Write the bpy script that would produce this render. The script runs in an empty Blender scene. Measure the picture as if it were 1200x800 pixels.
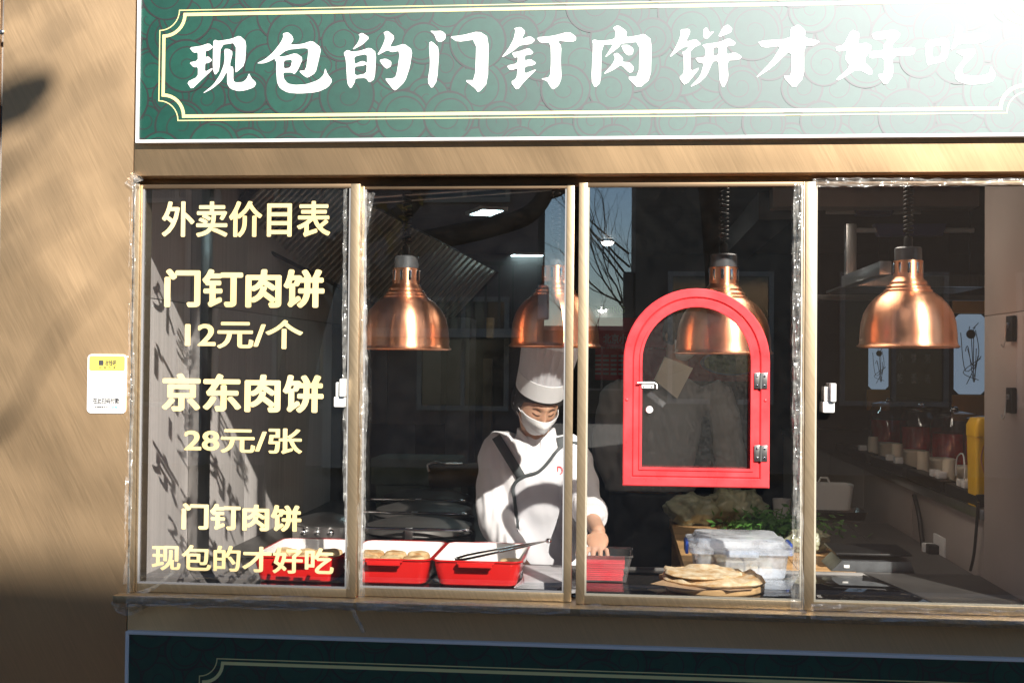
import bpy, bmesh, math, random
from mathutils import Vector, Matrix, noise, Euler
from mathutils.bvhtree import BVHTree
R = math.radians
scn = bpy.context.scene
C = scn.collection
random.seed(7)

# ------------------------------------------------------------------ camera, world, sun, exposure
FOC = 1400.0                       # focal length in pixels of the 1200 px wide photograph
cam_d = bpy.data.cameras.new('camera'); cam = bpy.data.objects.new('camera', cam_d); C.objects.link(cam)
cam_d.sensor_width = 36; cam_d.lens = FOC/1200*36; cam_d.clip_start = .05; cam_d.clip_end = 500
CAMLOC = Vector((0, -3.4, 1.55))
CR = Matrix.Rotation(R(5.2), 4, 'Z') @ Matrix.Rotation(R(91.02), 4, 'X') @ Matrix.Rotation(R(.54), 4, 'Z')
cam.matrix_world = Matrix.Translation(CAMLOC) @ CR
scn.camera = cam
def ray(px, py): return (CR.to_3x3() @ Vector(((px-600)/FOC, (400-py)/FOC, -1)))
def P(px, py, d):                  # point of the plane y = d seen at a pixel
    v = ray(px, py); t = (d-CAMLOC.y)/v.y
    return CAMLOC + v*t
def PZ(px, py, z):                 # point of the level z seen at a pixel
    v = ray(px, py); t = (z-CAMLOC.z)/v.z
    return CAMLOC + v*t

AZ, EL = R(26.5), R(32.3)            # sun: to the right of the facade's normal, height
SUN = Vector((math.sin(AZ)*math.cos(EL), -math.cos(AZ)*math.cos(EL), math.sin(EL)))
w = bpy.data.worlds.new('World'); scn.world = w; w.use_nodes = True
nt = w.node_tree; sky = nt.nodes.new('ShaderNodeTexSky'); sky.sky_type = 'NISHITA'; sky.sun_disc = False
sky.sun_elevation = EL; sky.sun_rotation = math.pi-AZ; sky.air_density = 1.0; sky.dust_density = 0; sky.ozone_density = 3
bg = nt.nodes['Background']; bg.inputs[1].default_value = .05
nt.links.new(sky.outputs[0], bg.inputs[0])
sd = bpy.data.lights.new('sun', 'SUN'); sd.energy = 4.6; sd.angle = R(.53); sd.color = (1, .94, .84)
so = bpy.data.objects.new('sun', sd); C.objects.link(so); so.rotation_euler = SUN.to_track_quat('Z', 'Y').to_euler()
scn.view_settings.view_transform = 'Standard'; scn.view_settings.look = 'None'
scn.view_settings.exposure = 1.2; scn.view_settings.gamma = 1
scn.render.engine = 'CYCLES'
scn.cycles.max_bounces = 10; scn.cycles.transparent_max_bounces = 24; scn.cycles.glossy_bounces = 6
scn.cycles.use_denoising = True; scn.cycles.sample_clamp_indirect = 6
scn.cycles.caustics_reflective = True; scn.cycles.caustics_refractive = False

# ------------------------------------------------------------------ materials
M = {}
def mat(name, col, rough=.5, metal=0, var=.0, vscale=8, bump=0, bscale=60, emit=None, estr=0, alpha=None,
        trans=0, ior=1.45, spec=.5, coat=0, sss=0, vcol=None, stretch=None, rvar=0):
    m = bpy.data.materials.new(name); m.use_nodes = True; n = m.node_tree.nodes; L = m.node_tree.links
    b = n['Principled BSDF']
    b.inputs['Base Color'].default_value = (*col, 1); b.inputs['Roughness'].default_value = rough
    b.inputs['Metallic'].default_value = metal; b.inputs['IOR'].default_value = ior
    b.inputs['Specular IOR Level'].default_value = spec; b.inputs['Coat Weight'].default_value = coat
    b.inputs['Transmission Weight'].default_value = trans
    if sss: b.inputs['Subsurface Weight'].default_value = sss; b.inputs['Subsurface Radius'].default_value = (.01, .004, .002)
    tc = n.new('ShaderNodeTexCoord'); src = tc.outputs['Object']
    if stretch:                     # (rotation about Y, scale x, y, z)
        r1 = n.new('ShaderNodeMapping'); r1.inputs['Rotation'].default_value = (0, stretch[0], 0); L.new(src, r1.inputs[0])
        r2 = n.new('ShaderNodeMapping'); r2.inputs['Scale'].default_value = stretch[1:]; L.new(r1.outputs[0], r2.inputs[0]); src = r2.outputs[0]
    if var or vcol or rvar:
        t = n.new('ShaderNodeTexNoise'); t.inputs['Scale'].default_value = vscale; t.inputs['Detail'].default_value = 5
        L.new(src, t.inputs['Vector'])
        mr = n.new('ShaderNodeMapRange'); mr.inputs[1].default_value = .3; mr.inputs[2].default_value = .7
        L.new(t.outputs[0], mr.inputs[0])
        if var or vcol:
            mx = n.new('ShaderNodeMix'); mx.data_type = 'RGBA'
            c2 = vcol or tuple(min(1, c*(1+var)) for c in col)
            c1 = col if vcol else tuple(c*(1-var) for c in col)
            mx.inputs['A'].default_value = (*c1, 1); mx.inputs['B'].default_value = (*c2, 1)
            L.new(mr.outputs[0], mx.inputs['Factor']); L.new(mx.outputs['Result'], b.inputs['Base Color'])
        if rvar:
            m2 = n.new('ShaderNodeMapRange'); m2.inputs[3].default_value = rough-rvar; m2.inputs[4].default_value = rough+rvar
            L.new(mr.outputs[0], m2.inputs[0]); L.new(m2.outputs[0], b.inputs['Roughness'])
    if bump:
        t = n.new('ShaderNodeTexNoise'); t.inputs['Scale'].default_value = bscale; t.inputs['Detail'].default_value = 4
        L.new(src, t.inputs['Vector'])
        bp = n.new('ShaderNodeBump'); bp.inputs['Strength'].default_value = bump; bp.inputs['Distance'].default_value = .002
        L.new(t.outputs[0], bp.inputs['Height']); L.new(bp.outputs[0], b.inputs['Normal'])
    if emit: b.inputs['Emission Color'].default_value = (*emit, 1); b.inputs['Emission Strength'].default_value = estr
    M[name] = m; return m
def laminate(m, F=.110, rough=.48):
    n = m.node_tree.nodes; L = m.node_tree.links; b = n['Principled BSDF']; b.inputs['Specular IOR Level'].default_value = 0
    g = n.new('ShaderNodeBsdfGlossy'); g.distribution = 'BECKMANN'; g.inputs[0].default_value = (.88, .91, 1, 1); g.inputs['Roughness'].default_value = rough
    mx = n.new('ShaderNodeMixShader'); mx.inputs[0].default_value = F
    L.new(b.outputs[0], mx.inputs[1]); L.new(g.outputs[0], mx.inputs[2]); L.new(mx.outputs[0], n['Material Output'].inputs[0])
def glass(name, ior=1.75, tint=(1, 1, 1), dirt=.03, dscale=3, rough=0, base=.35, amp=3, dcol=(.75, .74, .72), bump=0, bscale=8, streak=False):
    m = bpy.data.materials.new(name); m.use_nodes = True; n = m.node_tree.nodes; L = m.node_tree.links
    n.remove(n['Principled BSDF']); out = n['Material Output']
    tr = n.new('ShaderNodeBsdfTransparent'); tr.inputs[0].default_value = (*tint, 1)
    gl = n.new('ShaderNodeBsdfGlossy'); gl.inputs['Roughness'].default_value = rough
    f0 = ((ior-1)/(ior+1))**2
    lw = n.new('ShaderNodeLayerWeight'); pw_ = n.new('ShaderNodeMath'); pw_.operation = 'POWER'; pw_.inputs[1].default_value = 5
    L.new(lw.outputs['Facing'], pw_.inputs[0]); fr = n.new('ShaderNodeMapRange'); fr.inputs[3].default_value = f0; fr.inputs[4].default_value = 1
    L.new(pw_.outputs[0], fr.inputs[0])
    mx = n.new('ShaderNodeMixShader'); L.new(fr.outputs[0], mx.inputs[0]); L.new(tr.outputs[0], mx.inputs[1]); L.new(gl.outputs[0], mx.inputs[2])
    tc = n.new('ShaderNodeTexCoord')
    src = tc.outputs['Object']
    if bump:
        t2 = n.new('ShaderNodeTexNoise'); t2.inputs['Scale'].default_value = bscale; t2.inputs['Detail'].default_value = 3; L.new(src, t2.inputs['Vector'])
        bp = n.new('ShaderNodeBump'); bp.inputs['Strength'].default_value = bump; bp.inputs['Distance'].default_value = .01
        L.new(t2.outputs[0], bp.inputs['Height']); L.new(bp.outputs[0], gl.inputs['Normal']); L.new(bp.outputs[0], lw.inputs['Normal'])
    if dirt:
        if streak:
            mp = n.new('ShaderNodeMapping'); mp.inputs['Scale'].default_value = (3, 3, 1); L.new(src, mp.inputs[0]); src = mp.outputs[0]
        t = n.new('ShaderNodeTexNoise'); t.inputs['Scale'].default_value = dscale; t.inputs['Detail'].default_value = 9; t.inputs['Roughness'].default_value = .7
        L.new(src, t.inputs['Vector'])
        mr = n.new('ShaderNodeMapRange'); mr.inputs[1].default_value = .38; mr.inputs[2].default_value = .78
        mr.inputs[3].default_value = dirt*base; mr.inputs[4].default_value = dirt*amp
        L.new(t.outputs[0], mr.inputs[0])
        df = n.new('ShaderNodeBsdfDiffuse'); df.inputs[0].default_value = (*dcol, 1)
        m2 = n.new('ShaderNodeMixShader'); L.new(mr.outputs[0], m2.inputs[0]); L.new(mx.outputs[0], m2.inputs[1]); L.new(df.outputs[0], m2.inputs[2]); mx = m2
    L.new(mx.outputs[0], out.inputs[0]); M[name] = m; return m

BR = R(27)
mat('bronze', (.80, .56, .335), .45, 1, var=.05, vscale=1, bump=.04, bscale=1, stretch=(BR, 320, 90, 9.0), rvar=.015)
n_ = M['bronze'].node_tree; b_ = n_.nodes['Principled BSDF']; old_ = b_.inputs['Normal'].links[0].from_socket
tc_ = n_.nodes.new('ShaderNodeTexCoord'); t_ = n_.nodes.new('ShaderNodeTexNoise'); t_.inputs['Scale'].default_value = 2.6; t_.inputs['Detail'].default_value = 1.5
bp_ = n_.nodes.new('ShaderNodeBump'); bp_.inputs['Strength'].default_value = 1; bp_.inputs['Distance'].default_value = .020   # slight waviness of the sheet
n_.links.new(tc_.outputs['Object'], t_.inputs['Vector']); n_.links.new(t_.outputs[0], bp_.inputs['Height']); n_.links.new(old_, bp_.inputs['Normal']); n_.links.new(bp_.outputs[0], b_.inputs['Normal'])
mat('bronze_frame', (.48, .375, .25), .40, .85, var=.12, vscale=1, bump=.08, bscale=1, stretch=(BR, 160, 40, 6))
mat('bronze_dark', (.20, .14, .09), .45, .8, var=.1)
mat('pale_edge', (.62, .58, .48), .4, .5, var=.08, vscale=12)
mat('gasket', (.25, .25, .26), .6, 0)
mat('sign_green', (.003, .056, .037), .36, 0, var=.12, vscale=40, spec=.9, bump=.25, bscale=900)
mat('sign_green_light', (.004, .066, .043), .36, 0, var=.12, vscale=50, spec=.9, bump=.25, bscale=900)
mat('sign_line', (.022, .024, .022), .36, 0, spec=.9, bump=.25, bscale=900)
mat('sign_yellow', (.80, .74, .34), .36, 0, spec=.9)
mat('sign_white', (.86, .86, .86), .4, 0, spec=.6)
for q_ in ('sign_green', 'sign_green_light', 'sign_line', 'sign_yellow', 'sign_white'): laminate(M[q_])
mat('sign_border', (.80, .80, .82), .35, 0)
mat('vinyl_cream', (.70, .54, .24), .45, 0, vcol=(.76, .64, .36), vscale=5)
mat('steel', (.55, .54, .53), .30, 1, var=.1, vscale=1, bump=.05, bscale=1, stretch=(0, 200, 200, 3))
mat('slat_steel', (.75, .70, .62), .4, .2, var=.1)
mat('wall_steel', (.68, .64, .62), .55, .12, var=.10, vscale=1, stretch=(0, 90, 90, 1.5))
mat('dark_steel', (.10, .095, .09), .45, .5, var=.2)
mat('wall_brown', (.36, .31, .28), .5, .0, var=.06, vscale=5)
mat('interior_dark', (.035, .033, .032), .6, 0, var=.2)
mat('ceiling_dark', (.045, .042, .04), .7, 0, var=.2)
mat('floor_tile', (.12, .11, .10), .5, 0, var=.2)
mat('cabinet', (.11, .105, .10), .5, .1, var=.12, vscale=4)
mat('black_glass', (.006, .006, .007), .03, 0, spec=.9, coat=.3)
mat('black', (.012, .012, .012), .4, 0)
mat('black_matte', (.02, .02, .02), .7, 0, var=.3)
mat('copper', (1.0, .47, .27), .36, 1, var=.05, vscale=1, bump=.04, bscale=1, rvar=.05, stretch=(0, 60, 60, 5))
mat('copper_dark', (.55, .25, .15), .3, 1)
mat('socket_grey', (.16, .17, .18), .35, .6, var=.2, vscale=30)
mat('white_enamel', (.85, .84, .82), .25, 0)
mat('red_enamel', (.72, .018, .016), .22, 0, coat=.5)
mat('red_paint', (.82, .055, .065), .35, 0, var=.14, vscale=18, bump=.2, bscale=60, rvar=.12)
mat('red_pack', (.70, .03, .05), .4, 0, var=.35, vscale=1, stretch=(0, 2, 2, 260))
mat('white_plastic', (.82, .82, .80), .35)
mat('blue_plastic', (.03, .08, .38), .3)
mat('yellow_plastic', (.80, .47, .015), .4, 0, var=.06)
mat('beige_ceramic', (.74, .66, .52), .45, 0, var=.08)
mat('wood', (.45, .27, .12), .5, 0, var=.35, vscale=1, stretch=(0, 3, 30, 30), bump=.1, bscale=2)
mat('board_wood', (.62, .40, .19), .45, 0, var=.22, vscale=1, stretch=(0, 4, 40, 40))
mat('craft_paper', (.50, .34, .20), .7, 0, var=.1)
mat('bread', (.84, .66, .38), .75, 0, var=0, vcol=(.42, .20, .06), vscale=34, bump=.6, bscale=70)
mat('bread_pale', (.88, .78, .56), .75, 0, vcol=(.58, .34, .13), vscale=42, bump=1.0, bscale=45)
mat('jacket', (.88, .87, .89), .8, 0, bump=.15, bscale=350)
mat('jacket_shaded', (.30, .30, .30), .85, 0, var=.06, bump=.15, bscale=350)  # second cook's white jacket with its shade put into the colour
mat('apron', (.74, .74, .78), .85, 0, bump=.15, bscale=400)
mat('trim_grey', (.07, .08, .085), .75)
mat('skin', (.62, .36, .24), .5, 0, var=.06, vscale=20, sss=.25)
mat('hair', (.012, .009, .008), .5, 0, bump=.5, bscale=300)
mat('mask', (.82, .83, .84), .75, 0, bump=.1, bscale=500)
mat('lip_dark', (.12, .05, .04), .6)
mat('undershirt', (.015, .015, .016), .8)
mat('trouser', (.02, .02, .022), .85, var=.2)
mat('green_leaf', (.06, .17, .025), .6, 0, var=.5, vscale=30)
mat('towel', (.10, .13, .11), .9, 0, var=.15, bump=.3, bscale=150)
mat('roll_brown', (.07, .045, .025), .6, 0, var=.3)
mat('asphalt', (.05, .05, .05), .9, 0, var=.25, vscale=30, bump=.3, bscale=300)
mat('pavement', (.10, .095, .09), .85, 0, var=.15, vscale=4, bump=.2, bscale=80)
mat('brick_wall', (.20, .155, .15), .85, 0, var=.2, vscale=2)
mat('grey_render', (.13, .115, .10), .85, 0, var=.15, vscale=1.5)
mat('concrete', (.36, .34, .31), .8, 0, var=.15)
mat('window_dark', (.03, .035, .04), .08, 0, spec=.8)
mat('bark', (.07, .05, .035), .9, 0, var=.35, vscale=14, bump=.8, bscale=40)
mat('leaf_brown', (.28, .20, .05), .7, 0, var=.4, vscale=20)
mat('poster_red', (.50, .015, .03), .6, 0)
mat('poster_white', (.50, .50, .50), .6)
mat('paper', (.55, .55, .55), .6)
mat('ink', (.05, .05, .06), .6)
mat('light_panel', (.7, .9, .9), .5, emit=(.68, .96, 1), estr=9)
mat('fill_warm', (.9, .85, .8), .5, emit=(1, .88, .74), estr=4.2)
mat('light_spot', (1, 1, 1), .5, emit=(1, .97, .9), estr=14)
mat('lantern_blue', (.35, .45, .58), .5, emit=(.30, .42, .56), estr=.22)
mat('lantern_art', (.05, .06, .05), .6, 0)
mat('lantern_gold', (.35, .17, .04), .5, 0)
mat('fluor_blue', (.05, .06, .16), .4)
mat('jar_red', (.42, .010, .006), .2, 0, var=.5, vscale=16, coat=.5)
mat('tape_white', (.9, .9, .88), .4)
mat('card_yellow', (.88, .74, .12), .4)
mat('card_teal', (.20, .62, .66), .5)
mat('orange_dot', (.55, .12, .03), .6)
mat('bowl_blue', (.20, .28, .45), .5)
mat('noodle_green', (.25, .38, .12), .6, var=.4, vscale=60)
mat('chrome', (.75, .75, .76), .12, 1)
mat('grey_bag', (.55, .55, .58), .4, 0, var=.2, vscale=20, bump=.5, bscale=40)
mat('veg_bag', (.34, .35, .24), .35, 0, var=.3, vscale=18, bump=.8, bscale=30)
for q_ in ('copper',):
    n_ = M[q_].node_tree; tn = n_.nodes.new('ShaderNodeTangent'); tn.direction_type = 'RADIAL'; tn.axis = 'Z'
    b_ = n_.nodes['Principled BSDF']; n_.links.new(tn.outputs[0], b_.inputs['Tangent']); b_.inputs['Anisotropic'].default_value = .75; b_.inputs['Anisotropic Rotation'].default_value = .25
glass('pane_glass', ior=2.35, dirt=.002, dscale=24, amp=2)
glass('pane_glass_dusty', ior=2.0, dirt=.010, dscale=110, base=.85, amp=1.25, dcol=(.40, .31, .26))
glass('hatch_glass', ior=1.5, dirt=.010, dscale=160, amp=2)
glass('plastic_film', ior=2.1, dirt=.11, dscale=34, base=.4, amp=3, rough=.13, bump=1.0, bscale=44, dcol=(.8, .79, .76))
glass('clear_plastic', ior=1.5, dirt=.06, dscale=5, rough=.08, tint=(.97, .98, 1))
glass('frosted_plastic', ior=1.5, dirt=.26, dscale=5, rough=.2, tint=(.9, .94, 1), dcol=(.85, .9, .97))
glass('jar_glass', ior=1.6, dirt=.02, tint=(.95, .95, .95))

# ------------------------------------------------------------------ mesh helpers
class MB:
    def __init__(s): s.v = []; s.f = []; s.m = []
    def add(s, vs, fs, mi=0, mx=None):
        o = len(s.v)
        s.v += [tuple(mx @ Vector(v)) if mx else tuple(v) for v in vs]
        s.f += [tuple(i+o for i in f) for f in fs]; s.m += [mi]*len(fs); return s
    def box(s, x0, x1, y0, y1, z0, z1, b=0, mi=0, mx=None):
        if b <= 0:
            vs = [(x, y, z) for z in (z0, z1) for y in (y0, y1) for x in (x0, x1)]
            return s.add(vs, [(0, 2, 3, 1), (4, 5, 7, 6), (0, 1, 5, 4), (2, 6, 7, 3), (0, 4, 6, 2), (1, 3, 7, 5)], mi, mx)
        bm = bmesh.new(); bmesh.ops.create_cube(bm, size=1)
        for v in bm.verts: v.co = ((x0+x1)/2+v.co.x*(x1-x0), (y0+y1)/2+v.co.y*(y1-y0), (z0+z1)/2+v.co.z*(z1-z0))
        b = min(b, .45*min(x1-x0, y1-y0, z1-z0))
        bmesh.ops.bevel(bm, geom=bm.edges[:], offset=b, segments=2, affect='EDGES', profile=.6)
        bm.verts.index_update(); s.add([v.co[:] for v in bm.verts], [[v.index for v in f.verts] for f in bm.faces], mi, mx); bm.free(); return s
    def rings(s, rs, cap=True, mi=0, mx=None, closed=False):
        n = len(rs[0]); vs = [p for r in rs for p in r]; fs = []
        for i in range(len(rs)-1):
            for j in range(n):
                a, b = i*n+j, i*n+(j+1) % n; fs.append((a, b, b+n, a+n))
        if closed:
            k = (len(rs)-1)*n
            for j in range(n): fs.append((k+j, k+(j+1) % n, (j+1) % n, j))
        elif cap: fs.append(tuple(range(n))[::-1]); fs.append(tuple((len(rs)-1)*n+j for j in range(n)))
        return s.add(vs, fs, mi, mx)
    def lathe(s, prof, c=(0, 0, 0), n=40, cap=True, mi=0, mx=None, sq=1):
        rs = [[(c[0]+r*math.cos(t), c[1]+sq*r*math.sin(t), c[2]+z) for t in (2*math.pi*k/n for k in range(n))] for r, z in prof]
        return s.rings(rs, cap, mi, mx)
    def tube(s, pts, r, n=8, mi=0, mx=None, flat=1.0, cap=True):
        pts = [Vector(p) for p in pts]; rs = []; rr = r if isinstance(r, (list, tuple)) else [r]*len(pts)
        up = None
        for i, p in enumerate(pts):
            t = (pts[min(i+1, len(pts)-1)]-pts[max(i-1, 0)]).normalized()
            if up is None: up = Vector((0, 0, 1)) if abs(t.z) < .9 else Vector((0, 1, 0))
            u = t.cross(up)
            if u.length < 1e-5: u = t.orthogonal()
            u.normalize(); v = u.cross(t).normalized(); up = v
            rs.append([tuple(p+u*rr[i]*math.cos(a)+v*rr[i]*flat*math.sin(a)) for a in (2*math.pi*k/n for k in range(n))])
        return s.rings(rs, cap, mi, mx)
    def ell(s, c, r, mx=None, n=20, m=12, mi=0):
        rs = [[(c[0]+r[0]*math.sin(ph)*math.cos(t), c[1]+r[1]*math.sin(ph)*math.sin(t), c[2]-r[2]*math.cos(ph)) for t in (2*math.pi*k/n for k in range(n))]
              for ph in ((.04+(math.pi-.08)*i/m) for i in range(m+1))]
        return s.rings(rs, True, mi, mx)
    def prism(s, poly, y0, y1, mi=0, mx=None):      # poly of (x, z), extruded along y
        n = len(poly); vs = [(x, y0, z) for x, z in poly]+[(x, y1, z) for x, z in poly]
        fs = [tuple(range(n)), tuple(range(n, 2*n))[::-1]]+[(i, i+n, (i+1) % n+n, (i+1) % n) for i in range(n)]
        return s.add(vs, fs, mi, mx)
    def prismz(s, poly, z0, z1, mi=0, mx=None):
        n = len(poly); vs = [(x, y, z0) for x, y in poly]+[(x, y, z1) for x, y in poly]
        fs = [tuple(range(n))[::-1], tuple(range(n, 2*n))]+[(i, (i+1) % n, (i+1) % n+n, i+n) for i in range(n)]
        return s.add(vs, fs, mi, mx)
    def grid(s, fn, nu, nv, mi=0):
        vs = [fn(i/nu, j/nv) for j in range(nv+1) for i in range(nu+1)]
        fs = [(j*(nu+1)+i, j*(nu+1)+i+1, (j+1)*(nu+1)+i+1, (j+1)*(nu+1)+i) for j in range(nv) for i in range(nu)]
        return s.add(vs, fs, mi)
    def mesh(s, name):
        me = bpy.data.meshes.new(name); me.from_pydata(s.v, [], s.f)
        bm = bmesh.new(); bm.from_mesh(me); bmesh.ops.recalc_face_normals(bm, faces=bm.faces); bm.to_mesh(me); bm.free(); return me
    def build(s, name, mats, parent=None, smooth=35, fix=True, origin=None):
        me = bpy.data.meshes.new(name); me.from_pydata(s.v, [], s.f)
        if not isinstance(mats, (list, tuple)): mats = [mats]
        for m in mats: me.materials.append(M[m])
        me.polygons.foreach_set('material_index', s.m)
        if fix:
            bm = bmesh.new(); bm.from_mesh(me); bmesh.ops.recalc_face_normals(bm, faces=bm.faces); bm.to_mesh(me); bm.free()
        if smooth:
            me.shade_smooth(); me.set_sharp_from_angle(angle=R(smooth))
        return link(name, me, parent)
def link(name, me, parent=None):
    o = bpy.data.objects.new(name, me); C.objects.link(o)
    if parent:
        o.parent = parent
        o.matrix_parent_inverse = WM(parent).inverted()
    return o
def WM(o):
    m = o.matrix_basis.copy()
    if o.parent: m = WM(o.parent) @ o.matrix_parent_inverse @ m
    return m
def tag(o, label=None, cat=None, group=None, kind=None):
    if label: o['label'] = label
    if cat: o['category'] = cat
    if group: o['group'] = group
    if kind: o['kind'] = kind
    return o
def thing(name, label, cat, loc=(0, 0, 0), group=None):
    o = bpy.data.objects.new(name, None); C.objects.link(o); o.location = loc; o.empty_display_size = .05
    return tag(o, label, cat, group)
def struct(o): o['kind'] = 'structure'; return o
def copy_tree(o, parent=None):
    c = o.copy(); C.objects.link(c)
    if parent: c.parent = parent
    for ch in list(o.children): copy_tree(ch, c)
    return c
def eval_mesh(ob):
    dg = bpy.context.evaluated_depsgraph_get(); dg.update()
    return bpy.data.meshes.new_from_object(ob.evaluated_get(dg))
def text_mesh(txt, bold=0.0, ext=.0):
    cu = bpy.data.curves.new('t', 'FONT'); cu.body = txt; cu.size = 1; cu.offset = bold; cu.extrude = ext; cu.resolution_u = 4
    cu.fill_mode = 'BOTH' if ext else 'FRONT'
    ob = bpy.data.objects.new('t', cu); C.objects.link(ob)
    me = eval_mesh(ob); bpy.data.objects.remove(ob); return me
def curve_mesh(polys, ext=.0):     # closed outlines (outer and holes) filled
    cu = bpy.data.curves.new('c', 'CURVE'); cu.dimensions = '2D'; cu.fill_mode = 'BOTH'; cu.extrude = ext
    for p in polys:
        sp = cu.splines.new('POLY'); sp.points.add(len(p)-1)
        for i, (x, y) in enumerate(p): sp.points[i].co = (x, y, 0, 1)
        sp.use_cyclic_u = True
    ob = bpy.data.objects.new('c', cu); C.objects.link(ob)
    me = eval_mesh(ob); bpy.data.objects.remove(ob); return me
def round_poly(p, it=2):
    for _ in range(it):
        q = []
        for i in range(len(p)):
            a, b = p[i], p[(i+1) % len(p)]
            q += [(a[0]*.82+b[0]*.18, a[1]*.82+b[1]*.18), (a[0]*.18+b[0]*.82, a[1]*.18+b[1]*.82)]
        p = q
    return p
def warp(me, fn):
    for v in me.vertices: v.co = fn(v.co)
    me.update(); return me
def bbox(me):
    xs = [v.co.x for v in me.vertices]; ys = [v.co.y for v in me.vertices]; return min(xs), max(xs), min(ys), max(ys)
def put_text(txt, box, d, m, name, parent, bold=.02, thick=.0006):
    """text filling the pixel box (x0,y0,x1,y1) of the plane y = d, printed on the front"""
    me = text_mesh(txt, 0, .5); bx = bbox(me)
    if bold > .015:
        co = [v.co.copy() for v in me.vertices]; fs = [tuple(p.vertices) for p in me.polygons]; V, F_ = [], []
        for k in range(9):
            dx, dy = (bold*math.cos(k*math.pi/4+.39), bold*.8*math.sin(k*math.pi/4+.39)) if k < 8 else (0, 0)
            F_ += [tuple(i+len(V) for i in f) for f in fs]; V += [(c.x+dx, c.y+dy, c.z+.06*k) for c in co]
        me = bpy.data.meshes.new('t'); me.from_pydata(V, [], F_); bx = bbox(me)
    a = P(box[0], box[1], d); b = P(box[2], box[3], d)
    W, H = bx[1]-bx[0], bx[3]-bx[2]
    warp(me, lambda c: Vector((a.x+(c.x-bx[0])/W*(b.x-a.x), d+(.5-c.z)*thick-thick/2, b.z+(c.y-bx[2])/H*(a.z-b.z))))
    me.materials.clear(); me.materials.append(M[m]); return link(name, me, parent)
def blob(mb, voxel, smooth=4, fold=None):
    me = mb.mesh('b'); ob = bpy.data.objects.new('b', me); C.objects.link(ob)
    r = ob.modifiers.new('r', 'REMESH'); r.mode = 'VOXEL'; r.voxel_size = voxel
    sm = ob.modifiers.new('s', 'SMOOTH'); sm.factor = .5; sm.iterations = smooth
    out = eval_mesh(ob); bpy.data.objects.remove(ob)
    if fold:
        out.update(); ns = [v.normal.copy() for v in out.vertices]
        for v, n in zip(out.vertices, ns): v.co += n*fold(v.co)
    out.shade_smooth(); return out
def bvh(me):
    return BVHTree.FromPolygons([v.co for v in me.vertices], [tuple(p.vertices) for p in me.polygons])
def lim(pts, n=8):                 # smooth a polyline (Catmull-Rom)
    pts = [Vector(p) for p in pts]; out = []
    for i in range(len(pts)-1):
        p0, p1, p2, p3 = pts[max(i-1, 0)], pts[i], pts[i+1], pts[min(i+2, len(pts)-1)]
        for k in range(n):
            t = k/n; out.append(.5*((2*p1)+(p2-p0)*t+(2*p0-5*p1+4*p2-p3)*t*t+(3*p1-p0-3*p2+p3)*t**3))
    return out+[pts[-1]]

# ------------------------------------------------------------------ key dimensions
FD = -.04                          # front face of the cladding
wx0 = P(150, 450, 0).x; wx1 = 1.72 # window opening
wz1 = P(600, 204, FD).z; wz0 = P(600, 716, FD).z
CZ = P(600, 700, 0).z+.002         # counter level
ROOMX0, ROOMX1, ROOMD, CEIL = -1.47, 1.15, 5.2, 2.34
FX0, FX1, FZ1 = -3.6, 4.2, 3.6

# ------------------------------------------------------------------ ground and street
g = MB().box(-40, 40, -60, 8, -.25, -.12).build('ground', 'asphalt', smooth=0); struct(g)
g = MB().box(-40, 40, -4.9, 8, -.121, 0).build('pavement', 'pavement', smooth=0); struct(g)
g = MB().box(-40, 40, -5.05, -4.902, -.121, .01, .01).build('kerb', 'concrete', smooth=0); struct(g)
BY = -14.0
def building(name, label, x0, x1, y, depth, h, wall, seed, floors=3, cols=5):
    t = thing(name, label, 'building', ((x0+x1)/2, y, 0)); rnd = random.Random(seed)
    MB().box(x0, x1, y-depth, y, 0, h).build('wall', wall, t, smooth=0)
    MB().box(x0-.15, x1+.15, y-depth-.1, y+.18, h-.02, h+.0+.12, .02).build('roof', 'concrete', t, smooth=0)
    fh = h/floors
    for f in range(floors):
        for c in range(cols):
            cx = x0+(c+.5)*(x1-x0)/cols; z = f*fh+fh*.3; ww = (x1-x0)/cols*.28; hh = fh*.5
            wf = MB().box(cx-ww-.07, cx+ww+.07, y+.002, y+.07, z-.07, z).box(cx-ww-.07, cx+ww+.07, y+.002, y+.07, z+hh, z+hh+.07)
            wf.box(cx-ww-.07, cx-ww, y+.002, y+.07, z, z+hh).box(cx+ww, cx+ww+.07, y+.002, y+.07, z, z+hh).box(cx-.03, cx+.03, y+.002, y+.05, z, z+hh)
            o = wf.build('window', 'concrete', t, smooth=0)
            MB().box(cx-ww, cx+ww, y+.004, y+.02, z, z+hh).build('pane', 'window_dark', o, smooth=0)
    return t
XA = P(630, 300, 14).x; XB = P(745, 300, 14).x
B1 = building('apartment_building', 'brown brick apartment block across the street, mirrored left of the strip of blue sky', XA-13, XA, BY, 1.6, 12.2, 'brick_wall', 1, 4, 6)
for k in range(4):                 # balconies on the corner next to the alley
    z = 1.9+k*2.8
    m = MB().box(XA-2.4, XA-.2, BY+.072, BY+.95, z, z+.12)
    m.build('balcony', 'concrete', B1, smooth=0)
    m = MB()
    for i in range(12): m.box(XA-2.38+i*.19, XA-2.35+i*.19, BY+.9, BY+.93, z+.12, z+1.0)
    m.box(XA-2.4, XA-.2, BY+.89, BY+.94, z+1.0, z+1.05); m.build('balcony_railing', 'dark_steel', B1, smooth=0)
for xx in (XA-3.1, XA-5.2):
    MB().box(xx, xx+.28, BY+.001, BY+.25, 0, 12).build('pilaster', 'concrete', B1, smooth=0)
for z in (2.2, 4.6, 7):
    MB().box(XA-.12, XA+.14, BY-.6, BY-.1, z, z+.5, .03).build('air_conditioner', 'white_plastic', B1, smooth=0)
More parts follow.
